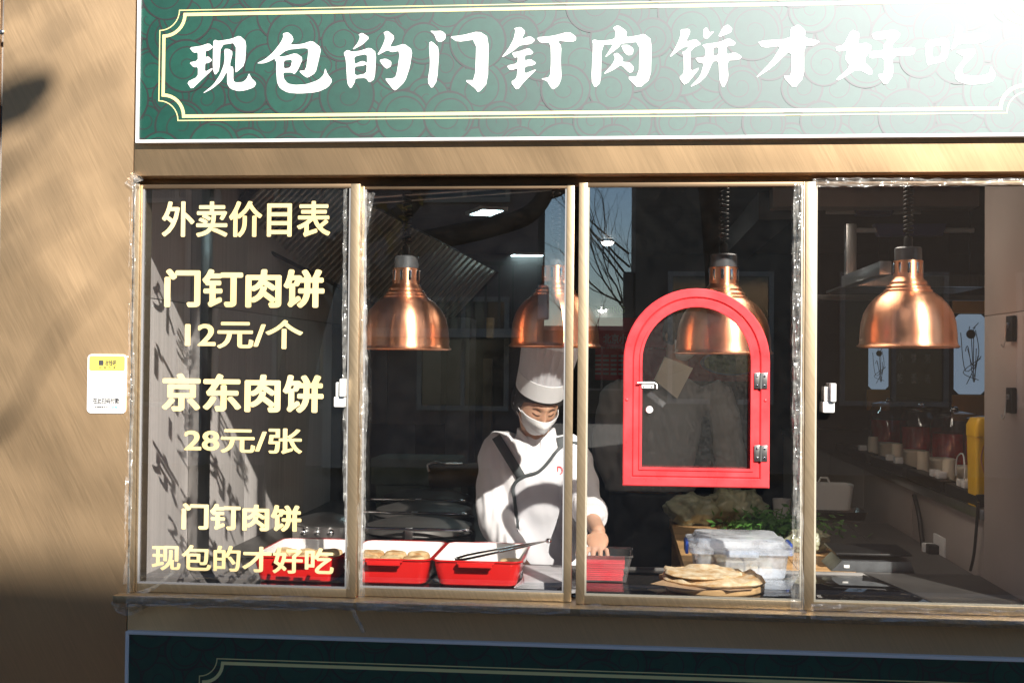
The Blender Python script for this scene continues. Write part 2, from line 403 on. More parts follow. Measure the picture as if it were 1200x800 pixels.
B2 = building('brick_tower', 'dark building across the street, mirrored in the glass right of the strip of blue sky', XB, XB+17, BY, 8, 0.945-.12+(-BY+FD-.18)*math.tan(EL)/math.cos(AZ), 'grey_render', 2, 3, 7)
B2['category'] = 'building'
for k in range(3):
    MB().box(XB-.18, XB-.004, BY-1.2, BY-.2, 2.0+k*2.5, 2.9+k*2.5, .03).build('window_cage', 'dark_steel', B2, smooth=0)
B3 = building('low_house', 'low grey house at the far end of the alley between the two big buildings', -6, 7, -34, 5, 2.6, 'grey_render', 3, 1, 6)

def branch(mb, p0, dr, length, r, depth, rnd, leaves=None):
    pts = [p0.copy()]; rs = [r]; d = dr.normalized(); p = p0.copy(); n = 6
    for i in range(n):
        d = (d+Vector((rnd.uniform(-.28, .28), rnd.uniform(-.22, .22), rnd.uniform(-.1, .25)))).normalized()
        p = p+d*length/n; pts.append(p.copy()); rs.append(r*(1-.6*(i+1)/n))
        if depth > 0 and i > 0 and rnd.random() < .75:
            sdv = (d+Vector((rnd.uniform(-1, 1), rnd.uniform(-.7, .7), rnd.uniform(-.2, .9)))*.8).normalized()
            branch(mb, p.copy(), sdv, length*rnd.uniform(.45, .7), rs[-1]*.6, depth-1, rnd)
    mb.tube(pts, rs, n=7 if r > .02 else 4)
rnd = random.Random(12)
def Q(px, py, dist): return P(px, py, dist) * Vector((1, 1, 1)) if False else Vector((P(px, py, dist).x, -dist, P(px, py, dist).z))
t = thing('street_tree', 'bare crooked street tree whose thick branch is mirrored in the second pane', 'tree', (-2.6, -6.2, 0))
m = MB(); tk = [(-2.75, -6.2, -.05), (-2.7, -6.2, 1.0), (-2.5, -6.15, 2.0), (-2.3, -6.2, 2.5)]
m.tube(lim(tk, 4), [.17]*5+[.15]*4+[.14]*4, 12); m.build('trunk', 'bark', t, smooth=60)
m = MB()
c1 = [Q(448, 335, 6.1), Q(478, 292, 6.15), Q(520, 278, 6.2), Q(575, 266, 6.2), Q(618, 252, 6.2), Q(640, 225, 6.2), Q(648, 190, 6.2), Q(640, 120, 6.2), Q(600, 20, 6.1)]
m.tube(lim([Vector((-2.3, -6.2, 2.5))]+c1, 5), [.12-.0018*i for i in range(46)], 10)
m.tube(lim([Q(640, 228, 6.2), Q(668, 214, 6.2), Q(720, 150, 6.3), Q(790, 60, 6.4)], 5), [.05-.002*i for i in range(16)], 8)
m.tube(lim([Vector((-2.3, -6.2, 2.5)), Q(470, 250, 6.3), Q(505, 190, 6.4), Q(520, 90, 6.5)], 5), [.10-.004*i for i in range(16)], 8)
for (a, b, d) in ((600, 20, 6.1), (520, 90, 6.5), (790, 60, 6.4), (640, 120, 6.2)):
    branch(m, Q(a, b, d), Vector((rnd.uniform(-.3, .5), rnd.uniform(-.3, .5), 1)), 1.7, .045, 2, rnd)
m.build('limbs', 'bark', t, smooth=60)
m = MB()
for k in range(40):
    c = Q(455+rnd.gauss(0, 16), 262+rnd.gauss(0, 22), 6.2+rnd.gauss(0, .15)); u = Vector((rnd.gauss(0, 1), rnd.gauss(0, 1), rnd.gauss(0, 1))).normalized()*.06; v = u.orthogonal().normalized()*.035
    m.add([c-u, c+v, c+u, c-v], [(0, 1, 2, 3)])
m.build('leaves', 'leaf_brown', t, smooth=0)['kind'] = 'stuff'

t = thing('alley_tree', 'fine bare twigs of a far tree mirrored in the strip of blue sky', 'tree', (-.2, -19, 0))
m = MB().tube(lim([(.6, -19, -.13), (.5, -19, 1.5), (.3, -19, 2.6)], 4), [.12]*4+[.1]*5, 8); m.build('trunk', 'bark', t)
m = MB()
for k in range(9):
    branch(m, Vector((.3-.02*k, -19, 1.6+.25*k)), Vector((rnd.uniform(-1, -.2), rnd.uniform(-.2, .2), rnd.uniform(.2, 1))), 1.9, .022, 2, rnd)
m.build('limbs', 'bark', t)

# second tree up the street, whose branches throw the soft shadows on the left cladding
def shade_pt(x, z, dist): return Vector((x, FD, z))+SUN*dist
t = thing('roadside_tree', 'tall bare tree by the kerb throwing branch shadows on the left cladding', 'tree', (.9, -6.9, 0))
m = MB(); j0 = shade_pt(-3.0, 2.75, 7.0)
m.tube(lim([(.9, -6.9, -.05), (.85, -6.8, 1.6), (.7, -6.6, 3.2), (.4, -6.4, 4.9), j0], 4), [.13-.005*i for i in range(17)], 12)
m.build('trunk', 'bark', t, smooth=60)
m = MB()
m.tube(lim([j0, shade_pt(-2.5, 2.32, 7.5), shade_pt(-2.0, 2.24, 8), shade_pt(-1.84, 2.26, 8), shade_pt(-1.74, 2.31, 8), shade_pt(-1.68, 2.36, 8)], 6), [.09]*10+[.085]*8+[.07]*6+[.05]*4+[.03]*3, 8)
for k in range(9):
    z_ = .95+.2*k; p_ = shade_pt(-2.7-.1*(k % 3), z_-.1, 8.5+(k % 4)*.8)
    if k % 2: m.tube(lim([j0, p_], 3), [.03]*4, 6)
    branch(m, p_, Vector((1.0, 0, rnd.uniform(.1, .6))), 1.15, .035, 1, rnd)
m.build('limbs', 'bark', t, smooth=60)

# ------------------------------------------------------------------ facade
fac = thing('shop_facade', 'brushed bronze metal cladding round the serving window', 'facade', (0, 0, 0))
xl = P(157, 187, FD).x; xe = P(4, 300, FD).x
G = .0016
TL = (xl-xe)*math.tan(R(3.4))
MB().prismz([(xe+G, FD-TL), (xl-G, FD), (xl-G, .04), (xe+G, .04)], 0, FZ1).build('cladding_panel', 'bronze', fac, smooth=30)
MB().box(FX0, xe-.022, FD, .04, 0, FZ1, .0012).build('cladding_panel', 'bronze', fac, smooth=30)
MB().box(xe-.0215, xe-.0005, FD+.012, .04, 0, FZ1).build('joint_strip', 'gasket', fac, smooth=0)
MB().box(xl+G, FX1, FD, .04, wz1, FZ1, .0012).build('cladding_panel', 'bronze', fac, smooth=30)
MB().box(xl+G, FX1, FD, .04, 0, wz0, .0012).build('cladding_panel', 'bronze', fac, smooth=30)
MB().box(wx1, FX1, FD, .04, wz0+G, wz1-G, .0012).build('cladding_panel', 'bronze', fac, smooth=30)
MB().box(xl-G, xl+G, FD+.006, .038, 0, FZ1).build('joint_strip', 'black', fac, smooth=0)
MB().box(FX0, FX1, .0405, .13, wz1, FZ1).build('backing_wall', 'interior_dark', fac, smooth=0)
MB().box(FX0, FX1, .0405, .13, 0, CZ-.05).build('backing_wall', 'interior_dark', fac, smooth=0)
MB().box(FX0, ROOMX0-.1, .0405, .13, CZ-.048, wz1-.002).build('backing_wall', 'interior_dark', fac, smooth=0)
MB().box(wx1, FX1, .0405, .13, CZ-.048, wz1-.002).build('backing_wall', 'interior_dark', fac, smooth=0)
MB().box(FX0, FX1, .131, 7, FZ1-.6, FZ1-.4).build('roof_slab', 'concrete', fac, smooth=0)
for px, py in ((2, 38),):
    m = MB(); p = P(px, py, FD-TL-.002); m.ell(p, (.008, .004, .008)); m.build('rivet', 'steel', fac)

# ------------------------------------------------------------------ printed signs
def scrolls(x0, x1, z0, z1, y, parent, seed):
    rnd = random.Random(seed); pts = []
    m = MB(); tries = 0; s = .128
    row = 0; z = z0-.03
    while z < z1+.06:
        x = x0-.05+(row % 2)*s*.5
        while x < x1+.05:
            pts.append((x+rnd.uniform(-.022, .022), z+rnd.uniform(-.014, .014), rnd.uniform(.056, .084))); x += s
        z += .078; row += 1
    rnd.shuffle(pts)
    def clip(p): return (min(max(p[0], x0), x1), p[1], min(max(p[2], z0), z1))
    lw = .0046
    for i, (cx, cz, r) in enumerate(pts):
        yy = y-.000008*i; n = 36
        disc = [clip((cx+r*math.cos(2*math.pi*k/n), yy, cz+r*math.sin(2*math.pi*k/n))) for k in range(n)]
        m.add(disc, [tuple(range(n))[::-1]], 1 if i % 2 else 0)
        yy -= .000004
        vs = []; fs = []
        for k in range(n):
            a = 2*math.pi*k/n; ww = lw*(.7+.5*abs(math.sin(a*1.5+i)))
            vs += [clip((cx+(r+.0005)*math.cos(a), yy, cz+(r+.0005)*math.sin(a))), clip((cx+(r-ww)*math.cos(a), yy, cz+(r-ww)*math.sin(a)))]
        for k in range(n): fs.append((2*k, 2*((k+1) % n), 2*((k+1) % n)+1, 2*k+1))
        m.add(vs, fs, 2)
        vs = []; fs = []; a0 = rnd.uniform(0, 6.28); sg = rnd.choice((-1, 1)); K = 40
        for k in range(K+1):
            u = k/K; a = a0+sg*u*math.pi*3.1; rr = r*(.86-.72*u); ww = lw*.42*(1.1-.5*u)
            vs += [clip((cx+(rr+ww)*math.cos(a), yy, cz+(rr+ww)*math.sin(a))), clip((cx+(rr-ww)*math.cos(a), yy, cz+(rr-ww)*math.sin(a)))]
        for k in range(K): fs.append((2*k, 2*k+1, 2*k+3, 2*k+2))
        m.add(vs, fs, 2)
    return m.build('scroll_print', ['sign_green', 'sign_green_light', 'sign_line'], parent, smooth=0, fix=False), .000008*len(pts)
def notch_frame(x0, x1, z0, z1, c, y, w, parent, m='sign_yellow', steps=8):
    def path(o):
        out = []; e = c
        for (cx, cz, a0) in ((x0, z0, 90), (x0, z1, 0), (x1, z1, -90), (x1, z0, -180)):
            arc = []
            for k in range(steps+1):
                a = R(a0-90*k/steps) if True else 0
                arc.append((cx+(e)*math.cos(a), cz+(e)*math.sin(a)))
            out.append(arc)
        poly = []
        # walk: left side up, notch top-left, top, ...
        order = [out[0][::-1], out[1][::-1], out[2][::-1], out[3][::-1]]
        for arc in order: poly += arc
        cxm, czm = (x0+x1)/2, (z0+z1)/2
        return poly
    base = path(0); n = len(base); vs = []; fs = []
    for i in range(n):
        p = Vector(base[i]); a = Vector(base[i-1]); b = Vector(base[(i+1) % n])
        t1 = (p-a); t2 = (b-p)
        t = (t1.normalized()+t2.normalized())
        if t.length < 1e-6: t = t2
        t.normalize(); nn = Vector((-t.y, t.x)); k = 1/max(.6, abs(nn.dot(Vector((-t2.normalized().y, t2.normalized().x)))))
        for s in (-.5, .5): q = p+nn*w*s*k; vs.append((q.x, y, q.y))
    for i in range(n): j = (i+1) % n; fs.append((2*i, 2*j, 2*j+1, 2*i+1))
    return MB().add(vs, fs).build('border_line', m, parent, smooth=0, fix=False)
def sign(name, label, x0, x1, z0, z1, seed, inner):
    t = thing(name, label, 'sign', (x0, FD, z0)); bt = .009
    MB().box(x0+bt, x1-bt, FD-.014, FD-.001, z0+bt, z1-bt).build('board', 'sign_green', t, smooth=0)
    for a in ((x0, x0+bt, z0, z1), (x1-bt, x1, z0, z1), (x0+bt, x1-bt, z0, z0+bt), (x0+bt, x1-bt, z1-bt, z1)):
        MB().box(a[0], a[1], FD-.022, FD-.0005, a[2], a[3], .0015).build('edge_trim', 'sign_border', t)
    _, th = scrolls(x0+bt, x1-bt, z0+bt, z1-bt, FD-.0143, t, seed)
    yy = FD-.0143-th-.0001
    i0, i1, j0, j1, c = inner
    notch_frame(i0, i1, j0, j1, c, yy, .0095, t)
    g2 = .0125
    notch_frame(i0-g2, i1+g2, j0-g2, j1+g2, c-.004, yy, .003, t)
    return t, yy
sx0 = P(163, 100, FD).x; sx1 = P(1214, 100, FD).x; sz0 = P(600, 166, FD).z; sz1 = P(600, -16, FD).z
inn = (P(194, 80, FD).x, P(1198, 80, FD).x, P(600, 134, FD).z, P(600, 12.5, FD).z, .062)
sg1, sy1 = sign('shop_sign', 'green sign above the window with big white brush lettering and pale yellow border', sx0, sx1, sz0, sz1, 4, inn)
lx0 = P(150, 770, FD).x; lz1 = P(600, 751, FD).z
inn2 = (P(241, 790, FD).x, 1.62, lz1-.50, P(600, 786, FD).z, .055)
sg2, sy2 = sign('lower_sign', 'shaded green scroll sign with white edge under the window', lx0, 1.72, lz1-.58, lz1, 9, inn2)

GL = {   # brush characters traced as outlines; box = (x0, y0, scale), units are parts of a pixel
'xian': ((215, 25, 90/800), [[(60,275),(180,260),(265,230),(310,270),(270,305),(230,312),(228,375),(262,368),(300,408),(265,435),(225,440),(222,530),(302,487),(300,508),(180,620),(85,712),(35,635),(150,580),(152,478),(105,480),(60,432),(150,412),(150,325),(105,330)],
 [(310,210),(330,195),(365,208),(500,185),(585,150),(655,215),(640,455),(545,540),(540,510),(548,225),(388,250),(375,510),(330,565),(305,500)],
 [(425,290),(470,290),(515,320),(480,468),(520,478),(518,620),(545,640),(620,635),(660,600),(683,540),(705,590),(760,645),(735,690),(650,720),(570,730),(490,705),(455,655),(455,520),(400,620),(300,705),(190,760),(310,665),(380,560),(420,460),(430,390)]]),
'bao': ((300, 25, 90/800), [[(280,130),(330,115),(375,150),(392,195),(355,248),(480,240),(585,203),(680,280),(650,420),(620,540),(540,590),(505,575),(444,518),(520,515),(550,290),(500,280),(320,300),(225,372),(300,368),(415,332),(490,385),(438,505),(400,555),(375,535),(282,535),(290,600),(330,650),(400,665),(520,660),(650,615),(705,560),(722,487),(740,545),(798,620),(750,690),(640,740),(450,755),(330,745),(250,700),(220,640),(210,500),(215,430),(195,400),(205,385),(130,425),(70,442),(5,440),(90,400),(180,325),(260,220),(285,165)],
 [(290,410),(380,400),(360,485),(288,495)]]),
'de': ((397, 25, 90/800), [[(205,140),(245,122),(322,172),(250,245),(135,305),(200,225),(222,165)],
 [(50,330),(90,300),(140,320),(220,310),(325,275),(390,325),(375,600),(320,642),(280,590),(172,598),(165,640),(125,705),(88,650),(75,400)],
 [(160,368),(295,342),(295,440),(278,425),(240,415),(165,450)], [(163,475),(250,465),(292,450),(288,545),(168,570)],
 [(465,120),(510,100),(585,165),(530,270),(600,262),(680,235),(768,300),(740,480),(690,630),(590,725),(560,705),(475,595),(560,600),(600,570),(640,310),(545,325),(510,300),(395,362),(450,270),(482,190),(480,145)],
 [(420,405),(490,390),(548,420),(545,470),(500,498),(465,470)]]),
'men': ((492, 25, 90/800), [[(105,100),(160,105),(225,100),(270,135),(265,190),(215,222),(175,205),(155,145)],
 [(95,225),(125,210),(203,285),(180,620),(125,705),(80,635),(108,460)],
 [(308,162),(440,148),(615,105),(718,170),(708,640),(610,748),(575,700),(465,615),(575,615),(590,190),(390,218)]]),
'ding': ((585, 25, 90/800), [[(155,75),(225,60),(275,108),(232,190),(320,155),(378,195),(335,238),(210,255),(150,310),(15,390),(95,290),(150,190),(170,100)],
 [(130,330),(210,315),(310,280),(358,325),(335,348),(268,358),(266,412),(325,395),(388,435),(360,460),(265,475),(262,550),(385,500),(370,525),(270,620),(185,725),(120,635),(180,595),(195,490),(115,515),(75,465),(190,440),(195,370),(160,385)],
 [(385,170),(560,155),(725,110),(800,160),(800,200),(760,218),(605,205),(648,260),(640,420),(650,590),(620,670),(565,712),(540,695),(500,625),(430,600),(530,585),(540,420),(535,225),(430,228)]]),
'rou': ((685, 25, 90/800), [[(295,70),(350,42),(443,108),(430,170),(560,150),(620,132),(700,195),(690,600),(562,705),(440,578),(565,575),(575,215),(380,235),(355,275),(205,388),(262,300),(300,240),(178,250),(170,640),(108,695),(70,620),(90,240),(78,210),(100,192),(160,208),(315,190),(325,110)],
 [(380,250),(460,248),(512,290),(500,350),(450,358),(410,320)],
 [(300,345),(345,330),(402,385),(395,425),(470,430),(515,480),(500,530),(465,540),(380,455),(300,510),(190,560),(290,450),(320,390)]]),
'bing': ((780, 20, 90/800), [[(155,132),(245,125),(258,160),(208,262),(315,232),(372,285),(300,318),(255,365),(262,400),(255,570),(365,522),(205,722),(138,635),(190,585),(188,405),(168,370),(215,350),(240,312),(180,318),(30,435),(110,310),(158,190)],
 [(395,130),(430,108),(455,165),(510,150),(430,235),(392,215)], [(540,220),(600,105),(650,80),(695,120),(680,165)],
 [(376,290),(560,265),(660,222),(735,270),(710,300),(635,305),(635,395),(720,368),(798,415),(760,450),(640,455),(655,640),(600,748),(560,660),(552,460),(490,465),(430,610),(350,690),(245,738),(360,620),(400,485),(345,480),(305,430),(415,420),(415,335)],
 [(495,320),(550,315),(550,400),(495,408)]]),
'cai': ((875, 20, 325/1200), [[(45,105),(190,95),(190,50),(225,32),(255,60),(250,90),(320,105),(290,125),(248,125),(248,260),(205,312),(155,255),(195,255),(193,140),(110,220),(30,272),(110,190),(150,125),(70,135)]]),
'hao': ((875, 20, 325/1200), [[(385,130),(420,122),(455,55),(490,70),(480,120),(520,112),(545,130),(505,190),(545,230),(540,255),(480,225),(400,275),(385,272),(450,215),(425,180),(437,145),(390,150)],
 [(540,70),(640,55),(670,75),(630,120),(630,140),(730,130),(725,165),(630,170),(635,250),(600,300),(565,250),(595,245),(595,175),(530,180),(530,150),(595,145),(590,125),(615,95),(550,100)]]),
'chi': ((875, 20, 325/1200), [[(770,105),(860,90),(880,110),(865,190),(800,205),(780,210)], [(800,130),(845,120),(840,170),(805,178)],
 [(905,30),(940,50),(925,78),(1030,68),(1060,90),(1010,115),(920,115),(880,150),(900,90)],
 [(900,150),(985,135),(990,160),(935,215),(930,250),(1000,258),(1050,245),(1055,210),(1080,250),(1060,285),(960,295),(905,275),(900,235),(945,175)]]),
}
for k, ((bx_, by_, sc_), polys) in GL.items():
    me = curve_mesh([round_poly(p, 1) for p in polys], .5)
    dz = sy1-.0004
    warp(me, lambda c: (lambda q: Vector((q.x, q.y-c.z*.0003, q.z)))(P(bx_+c.x*sc_, by_+c.y*sc_, dz)))
    me.materials.clear(); me.materials.append(M['sign_white'])
    link('character', me, sg1)

# ------------------------------------------------------------------ payment card on the cladding
cx0, cx1 = P(104, 450, FD).x, P(148.5, 450, FD).x; cz1, cz0 = P(126, 415, FD).z, P(126, 484, FD).z
card = thing('payment_card', 'small white payment card with yellow head stuck on the bronze cladding', 'card', (xl, FD, cz0))
def rrect(x0, x1, z0, z1, r, n=5):
    out = []
    for cx, cz, a in ((x1-r, z1-r, 0), (x0+r, z1-r, 90), (x0+r, z0+r, 180), (x1-r, z0+r, 270)):
        out += [(cx+r*math.cos(R(a+90*k/n)), cz+r*math.sin(R(a+90*k/n))) for k in range(n+1)]
    return out
MB().prism(rrect(cx0, cx1, cz0, cz1, .012), FD-.003, FD-.0003).build('card', 'white_plastic', card, smooth=0)
MB().prism(rrect(cx0+.005, cx1-.005, cz1-.048, cz1-.005, .006), FD-.0036, FD-.0031).build('yellow_head', 'card_yellow', card, smooth=0)
MB().prism(rrect(P(117, 425, FD).x, P(122.8, 425, FD).x, P(120, 428, FD).z, P(120, 422, FD).z, .003), FD-.0040, FD-.0037).build('round_logo', 'ink', card, smooth=0)
put_text('收钱吧', (124, 421.6, 136.5, 428.8), FD-.0040, 'ink', 'lettering', card, .03, .0004)
for k in range(4): put_text('扫码付款'[k], (117+k*5.4, 429.3, 119.5+k*5.4, 431.6), FD-.0040, 'ink', 'lettering', card, .03, .0004)
put_text('在此扫码付款', (110, 465.5, 140, 473), FD-.0034, 'ink', 'lettering', card, .035, .0004)
put_text('支持微信支付', (112, 475.5, 127, 478), FD-.0034, 'ink', 'lettering', card, .02, .0004)
put_text('花呗', (131, 475.2, 138, 478.6), FD-.0034, 'card_teal', 'lettering', card, .05, .0004)

card.rotation_euler = (0, 0, R(3.4))

# ------------------------------------------------------------------ window frame and sashes
wf = thing('window_frame', 'bronze metal frame of the wide four pane serving window', 'window frame', ((wx0+wx1)/2, 0, wz0))
b = .0015
MB().box(wx0, wx1, .018, .06, wz1-.022, wz1-.0005, b).build('head', 'bronze_dark', wf)
sill_t = P(600, 706, -.03).z
MB().box(wx0, wx1, -.085, .06, wz0+.001, sill_t, b).build('sill', 'bronze_frame', wf)
jx = P(161, 450, -.03).x
MB().box(wx0, jx, -.034, .06, sill_t+.001, wz1-.0225, b).build('jamb', 'bronze_frame', wf)
MB().box(wx1-.03, wx1-.001, -.034, .06, sill_t+.001, wz1-.0225, b).build('jamb', 'bronze_frame', wf)
st, sb = wz1-.0235, sill_t+.0015
def sash(label, xa, xb, wl, wr, y, fm='bronze_frame', gm='pane_glass', edge=None):
    t = thing('sliding_sash', label, 'window', ((xa+xb)/2, y, sb), 'sashes of the serving window')
    y1 = y+.022
    MB().box(xa, xa+wl, y, y1, sb, st, b).build('stile', fm, t)
    MB().box(xb-wr, xb, y, y1, sb, st, b).build('stile', fm, t)
    MB().box(xa+wl, xb-wr, y+.001, y1, sb, sb+.024, b).build('bottom_rail', fm, t)
    MB().box(xa+wl, xb-wr, y+.001, y1, st-.012, st, b).build('top_rail', 'bronze_dark', t)
    MB().box(xa+wl-.004, xb-wr+.004, y+.009, y+.0092, sb+.02, st-.01).build('glass', gm, t, smooth=0)
    for (a0, a1, q0, q1) in ((xa+wl, xa+wl+.005, sb+.024, st-.012), (xb-wr-.005, xb-wr, sb+.024, st-.012), (xa+wl+.005, xb-wr-.005, sb+.024, sb+.029)):
        MB().box(a0, a1, y+.003, y+.0085, q0, q1).build('seal', edge or 'gasket', t, smooth=0)
    return t
def X(px, d=-.02): return P(px, 450, d).x
S1 = sash('window pane with cream price lettering, nearest the payment card', jx+.001, X(420), X(164.5)-jx, X(420)-X(409), -.026)
S2 = sash('window pane in front of the masked cook and red trays', X(420.8, 0), X(671.5, 0), .010, X(671.5)-X(662.5), .000)
S3 = sash('window pane that carries the red arched hatch', X(676.8), X(942), X(687)-X(676.8), .004, -.026, edge='pale_edge')
S4 = sash('dusty window pane before the shelf with jars and yellow bin', X(942.6), wx1-.031, X(955)-X(943), .01, -.027, gm='pane_glass_dusty', edge='pale_edge')
yL = -.026+.0088
for txt, bxx, bold in (('外卖价目表', (190, 236, 387, 278), .026), ('门钉肉饼', (193, 315, 380, 361), .040), ('12元/个', (217, 374, 355, 409), .026),
                      ('京东肉饼', (190, 437, 379, 484), .040), ('28元/张', (216, 500, 354, 532), .026), ('门钉肉饼', (213, 589, 353, 623), .040),
                      ('现包的才好吃', (178, 637, 391, 673), .026)):
    put_text(txt, bxx, yL, 'vinyl_cream', 'lettering', S1, bold, .0004)
# little white window catches
def catch(label, px, py, s=1, y=-.026):
    t = thing('window_catch', label, 'window catch', P(px, py, y)); c = P(px, py, y)
    MB().box(c.x-.012*s-.01, c.x-.012*s+.022, c.y-.022, c.y-.001, c.z-.026, c.z+.004, .004).build('body', 'white_plastic', t)
    MB().box(c.x-.012*s-.006, c.x-.012*s+.008, c.y-.018, c.y-.004, c.z+.0045, c.z+.045, .004).build('lever', 'white_plastic', t)
    MB().box(c.x-.012*s+.009, c.x-.012*s+.024, c.y-.034, c.y-.004, c.z+.0045, c.z+.055, .003, mx=None).build('hook', 'white_plastic', t)
catch('white plastic catch on the bronze stile beside the price lettering', 402, 466)
catch('white plastic catch beside the dusty right pane', 962, 472, -1, -.027)

# ------------------------------------------------------------------ red arched hatch
hx0, hx1, hz0 = P(730, 500, -.04).x, P(901.5, 500, -.04).x, P(815, 570, -.04).z
hr = (hx1-hx0)/2; hcx = (hx0+hx1)/2; hcz = P(815, 338, -.04).z-hr
def arch(r, zb, n=28): return [(hcx-r, zb)]+[(hcx-r*math.cos(math.pi*k/n), hcz+r*math.sin(math.pi*k/n)) for k in range(n+1)]+[(hcx+r, zb)]
def arch_ring(r0, r1, zb0, zb1, y0, y1, name, m, parent, bev=.003):
    A, B = arch(r0, zb0), arch(r1, zb1); n = len(A); rings = []
    for (ro, ri, yy) in ((0, 0, y1), (0, 0, y0+bev), (1, 1, y0), (2, 2, y0), (3, 3, y0+bev), (3, 3, y1)):
        pass
    def ln(a, b_, t): return (a[0]*(1-t)+b_[0]*t, a[1]*(1-t)+b_[1]*t)
    e = bev/(r0-r1)
    rs = [[(p[0], yy, p[1]) for p in (ln(A[i], B[i], tt) for i in range(n))] for tt, yy in ((0, y1), (0, y0+bev), (e, y0), (1-e, y0), (1, y0+bev), (1, y1))]
    return MB().rings(rs, False, closed=True).build(name, m, parent, smooth=40)
hat = thing('serving_hatch', 'red arched hatch door with steel hinges set in the window pane', 'hatch', (hcx, -.04, hz0))
w1 = .0265
arch_ring(hr, hr-w1+.0006, hz0, hz0+w1-.0006, -.050, -.027, 'outer_frame', 'red_paint', hat)
leaf = arch_ring(hr-w1, hr-w1-.024, hz0+w1, hz0+w1+.024, -.047, -.028, 'door_leaf', 'red_paint', hat)
arch_ring(hr-w1-.018, hr-w1-.026, hz0+w1+.018, hz0+w1+.026, -.0505, -.0472, 'bead', 'red_paint', leaf, .001)
aa = arch(hr-w1-.022, hz0+w1+.022)
MB().prism([(x, z) for x, z in aa], -.0345, -.0335).build('pane', 'hatch_glass', hat, smooth=0)
for py in (446, 531):
    c = P(891.5, py, -.052)
    h = MB().box(c.x-.018, c.x-.0025, -.0535, -.0508, c.z-.022, c.z+.022, .001).box(c.x+.0025, c.x+.018, -.0535, -.0508, c.z-.022, c.z+.022, .001)
    h.tube([(c.x, -.054, c.z-.022), (c.x, -.054, c.z+.022)], .0032, 10)
    hg = h.build('hinge', 'steel', hat)
    m = MB()
    for a in (-.010, .010):
        for q in (-.013, .013): m.ell((c.x+a, -.0540, c.z+q), (.0035, .0015, .0035), n=10, m=6)
    m.build('screws', 'chrome', hg)
c = P(757, 451, -.052)
lt = MB().box(c.x-.012, c.x+.022, -.0545, -.0512, c.z-.009, c.z+.009, .001).build('latch', 'white_enamel', hat)
MB().tube([(c.x-.024, -.057, c.z+.006), (c.x+.024, -.057, c.z+.006), (c.x+.030, -.057, c.z+.002), (c.x+.030, -.057, c.z-.01)], .0022, 8).build('bolt', 'white_enamel', lt)
MB().ell((c.x-.006, -.0555, c.z-.005), (.002, .001, .002), n=8, m=5).ell((c.x+.016, -.0555, c.z-.005), (.002, .001, .002), n=8, m=5).build('screws', 'dark_steel', lt)
c = P(761, 480, -.04); MB().lathe([(0.001, 0), (.009, 0), (.0105, .004), (.009, .010), (.001, .012)], n=20, mx=Matrix.Translation((c.x, -.0346, c.z)) @ Matrix.Rotation(R(90), 4, 'X')).build('knob', 'white_plastic', hat)
c = P(770, 468, -.04); MB().box(-.030, .026, -.004, 0, -.008, .008, .002, mx=Matrix.Translation((c.x, -.035, c.z)) @ Matrix.Rotation(R(38), 4, 'Y')).build('clear_flap', 'clear_plastic', hat)
for px, py in ((734.5, 468), (897, 469)):
    c = P(px, py, -.05); MB().ell((c.x, -.0505, c.z), (.0045, .002, .0045), n=12, m=6).build('screw', 'red_paint', hat)

# ------------------------------------------------------------------ room
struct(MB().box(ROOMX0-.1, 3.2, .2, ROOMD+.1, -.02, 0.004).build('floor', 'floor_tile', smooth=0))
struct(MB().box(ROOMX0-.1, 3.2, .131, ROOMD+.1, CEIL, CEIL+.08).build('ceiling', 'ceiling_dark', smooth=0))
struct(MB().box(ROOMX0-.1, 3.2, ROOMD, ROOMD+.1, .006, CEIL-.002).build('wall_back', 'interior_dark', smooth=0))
WL = MB().box(ROOMX0-.1, ROOMX0-.012, .1315, ROOMD-.002, .006, CEIL-.002).build('wall_left', 'cabinet', smooth=0); struct(WL)
for (a, c_, m_) in ((.064, .575, 'wall_steel'), (.70, 1.20, 'wall_steel'), (1.203, 1.75, 'wall_steel'), (1.753, 2.6, 'wall_steel'), (2.603, 3.6, 'cabinet')):
    for (q0, q1) in ((.01, 1.74), (1.743, CEIL-.01)):
        MB().box(ROOMX0-.0115, ROOMX0, a, c_, q0, q1, .001).build('wall_panel', m_, WL)
MB().box(ROOMX0-.0115, ROOMX0+.035, .578, .697, .01, CEIL-.01, .002).build('corner_post', 'steel', WL)
WR = MB().box(ROOMX1+.013, ROOMX1+.12, .131, .515, .006, CEIL-.002).build('wall_right', 'wall_brown', smooth=0); struct(WR)
jz = P(1175, 367, .3).z
for (q0, q1) in ((.01, jz-.001), (jz+.001, CEIL-.01)):
    MB().box(ROOMX1, ROOMX1+.0125, .064, .512, q0, q1, .0008).build('wall_panel', 'wall_brown', WR)
SZ = 1.10                          # sill of the opening in the right wall
WR2 = MB().box(ROOMX1+.0135, ROOMX1+.12, .5155, ROOMD-.003, .006, SZ-.035).build('wall_right_low', 'wall_brown', smooth=0); struct(WR2)
for k in range(5):
    a = .52+k*.94; MB().box(ROOMX1+.002, ROOMX1+.013, a, a+.935, .01, SZ-.037, .001).build('wall_panel', 'wall_brown', WR2)
struct(MB().box(ROOMX1-.012, ROOMX1+.62, .5155, ROOMD-.004, SZ-.034, SZ, .003).build('wall_sill', 'steel'))
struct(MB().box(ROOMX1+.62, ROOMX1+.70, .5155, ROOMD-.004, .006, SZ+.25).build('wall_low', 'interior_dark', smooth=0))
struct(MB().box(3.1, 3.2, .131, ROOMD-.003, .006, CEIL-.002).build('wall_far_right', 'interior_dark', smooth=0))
struct(MB().box(ROOMX1+.121, 3.1, .131, .3, .006, CEIL-.002).build('wall_front_right', 'wall_brown', smooth=0))

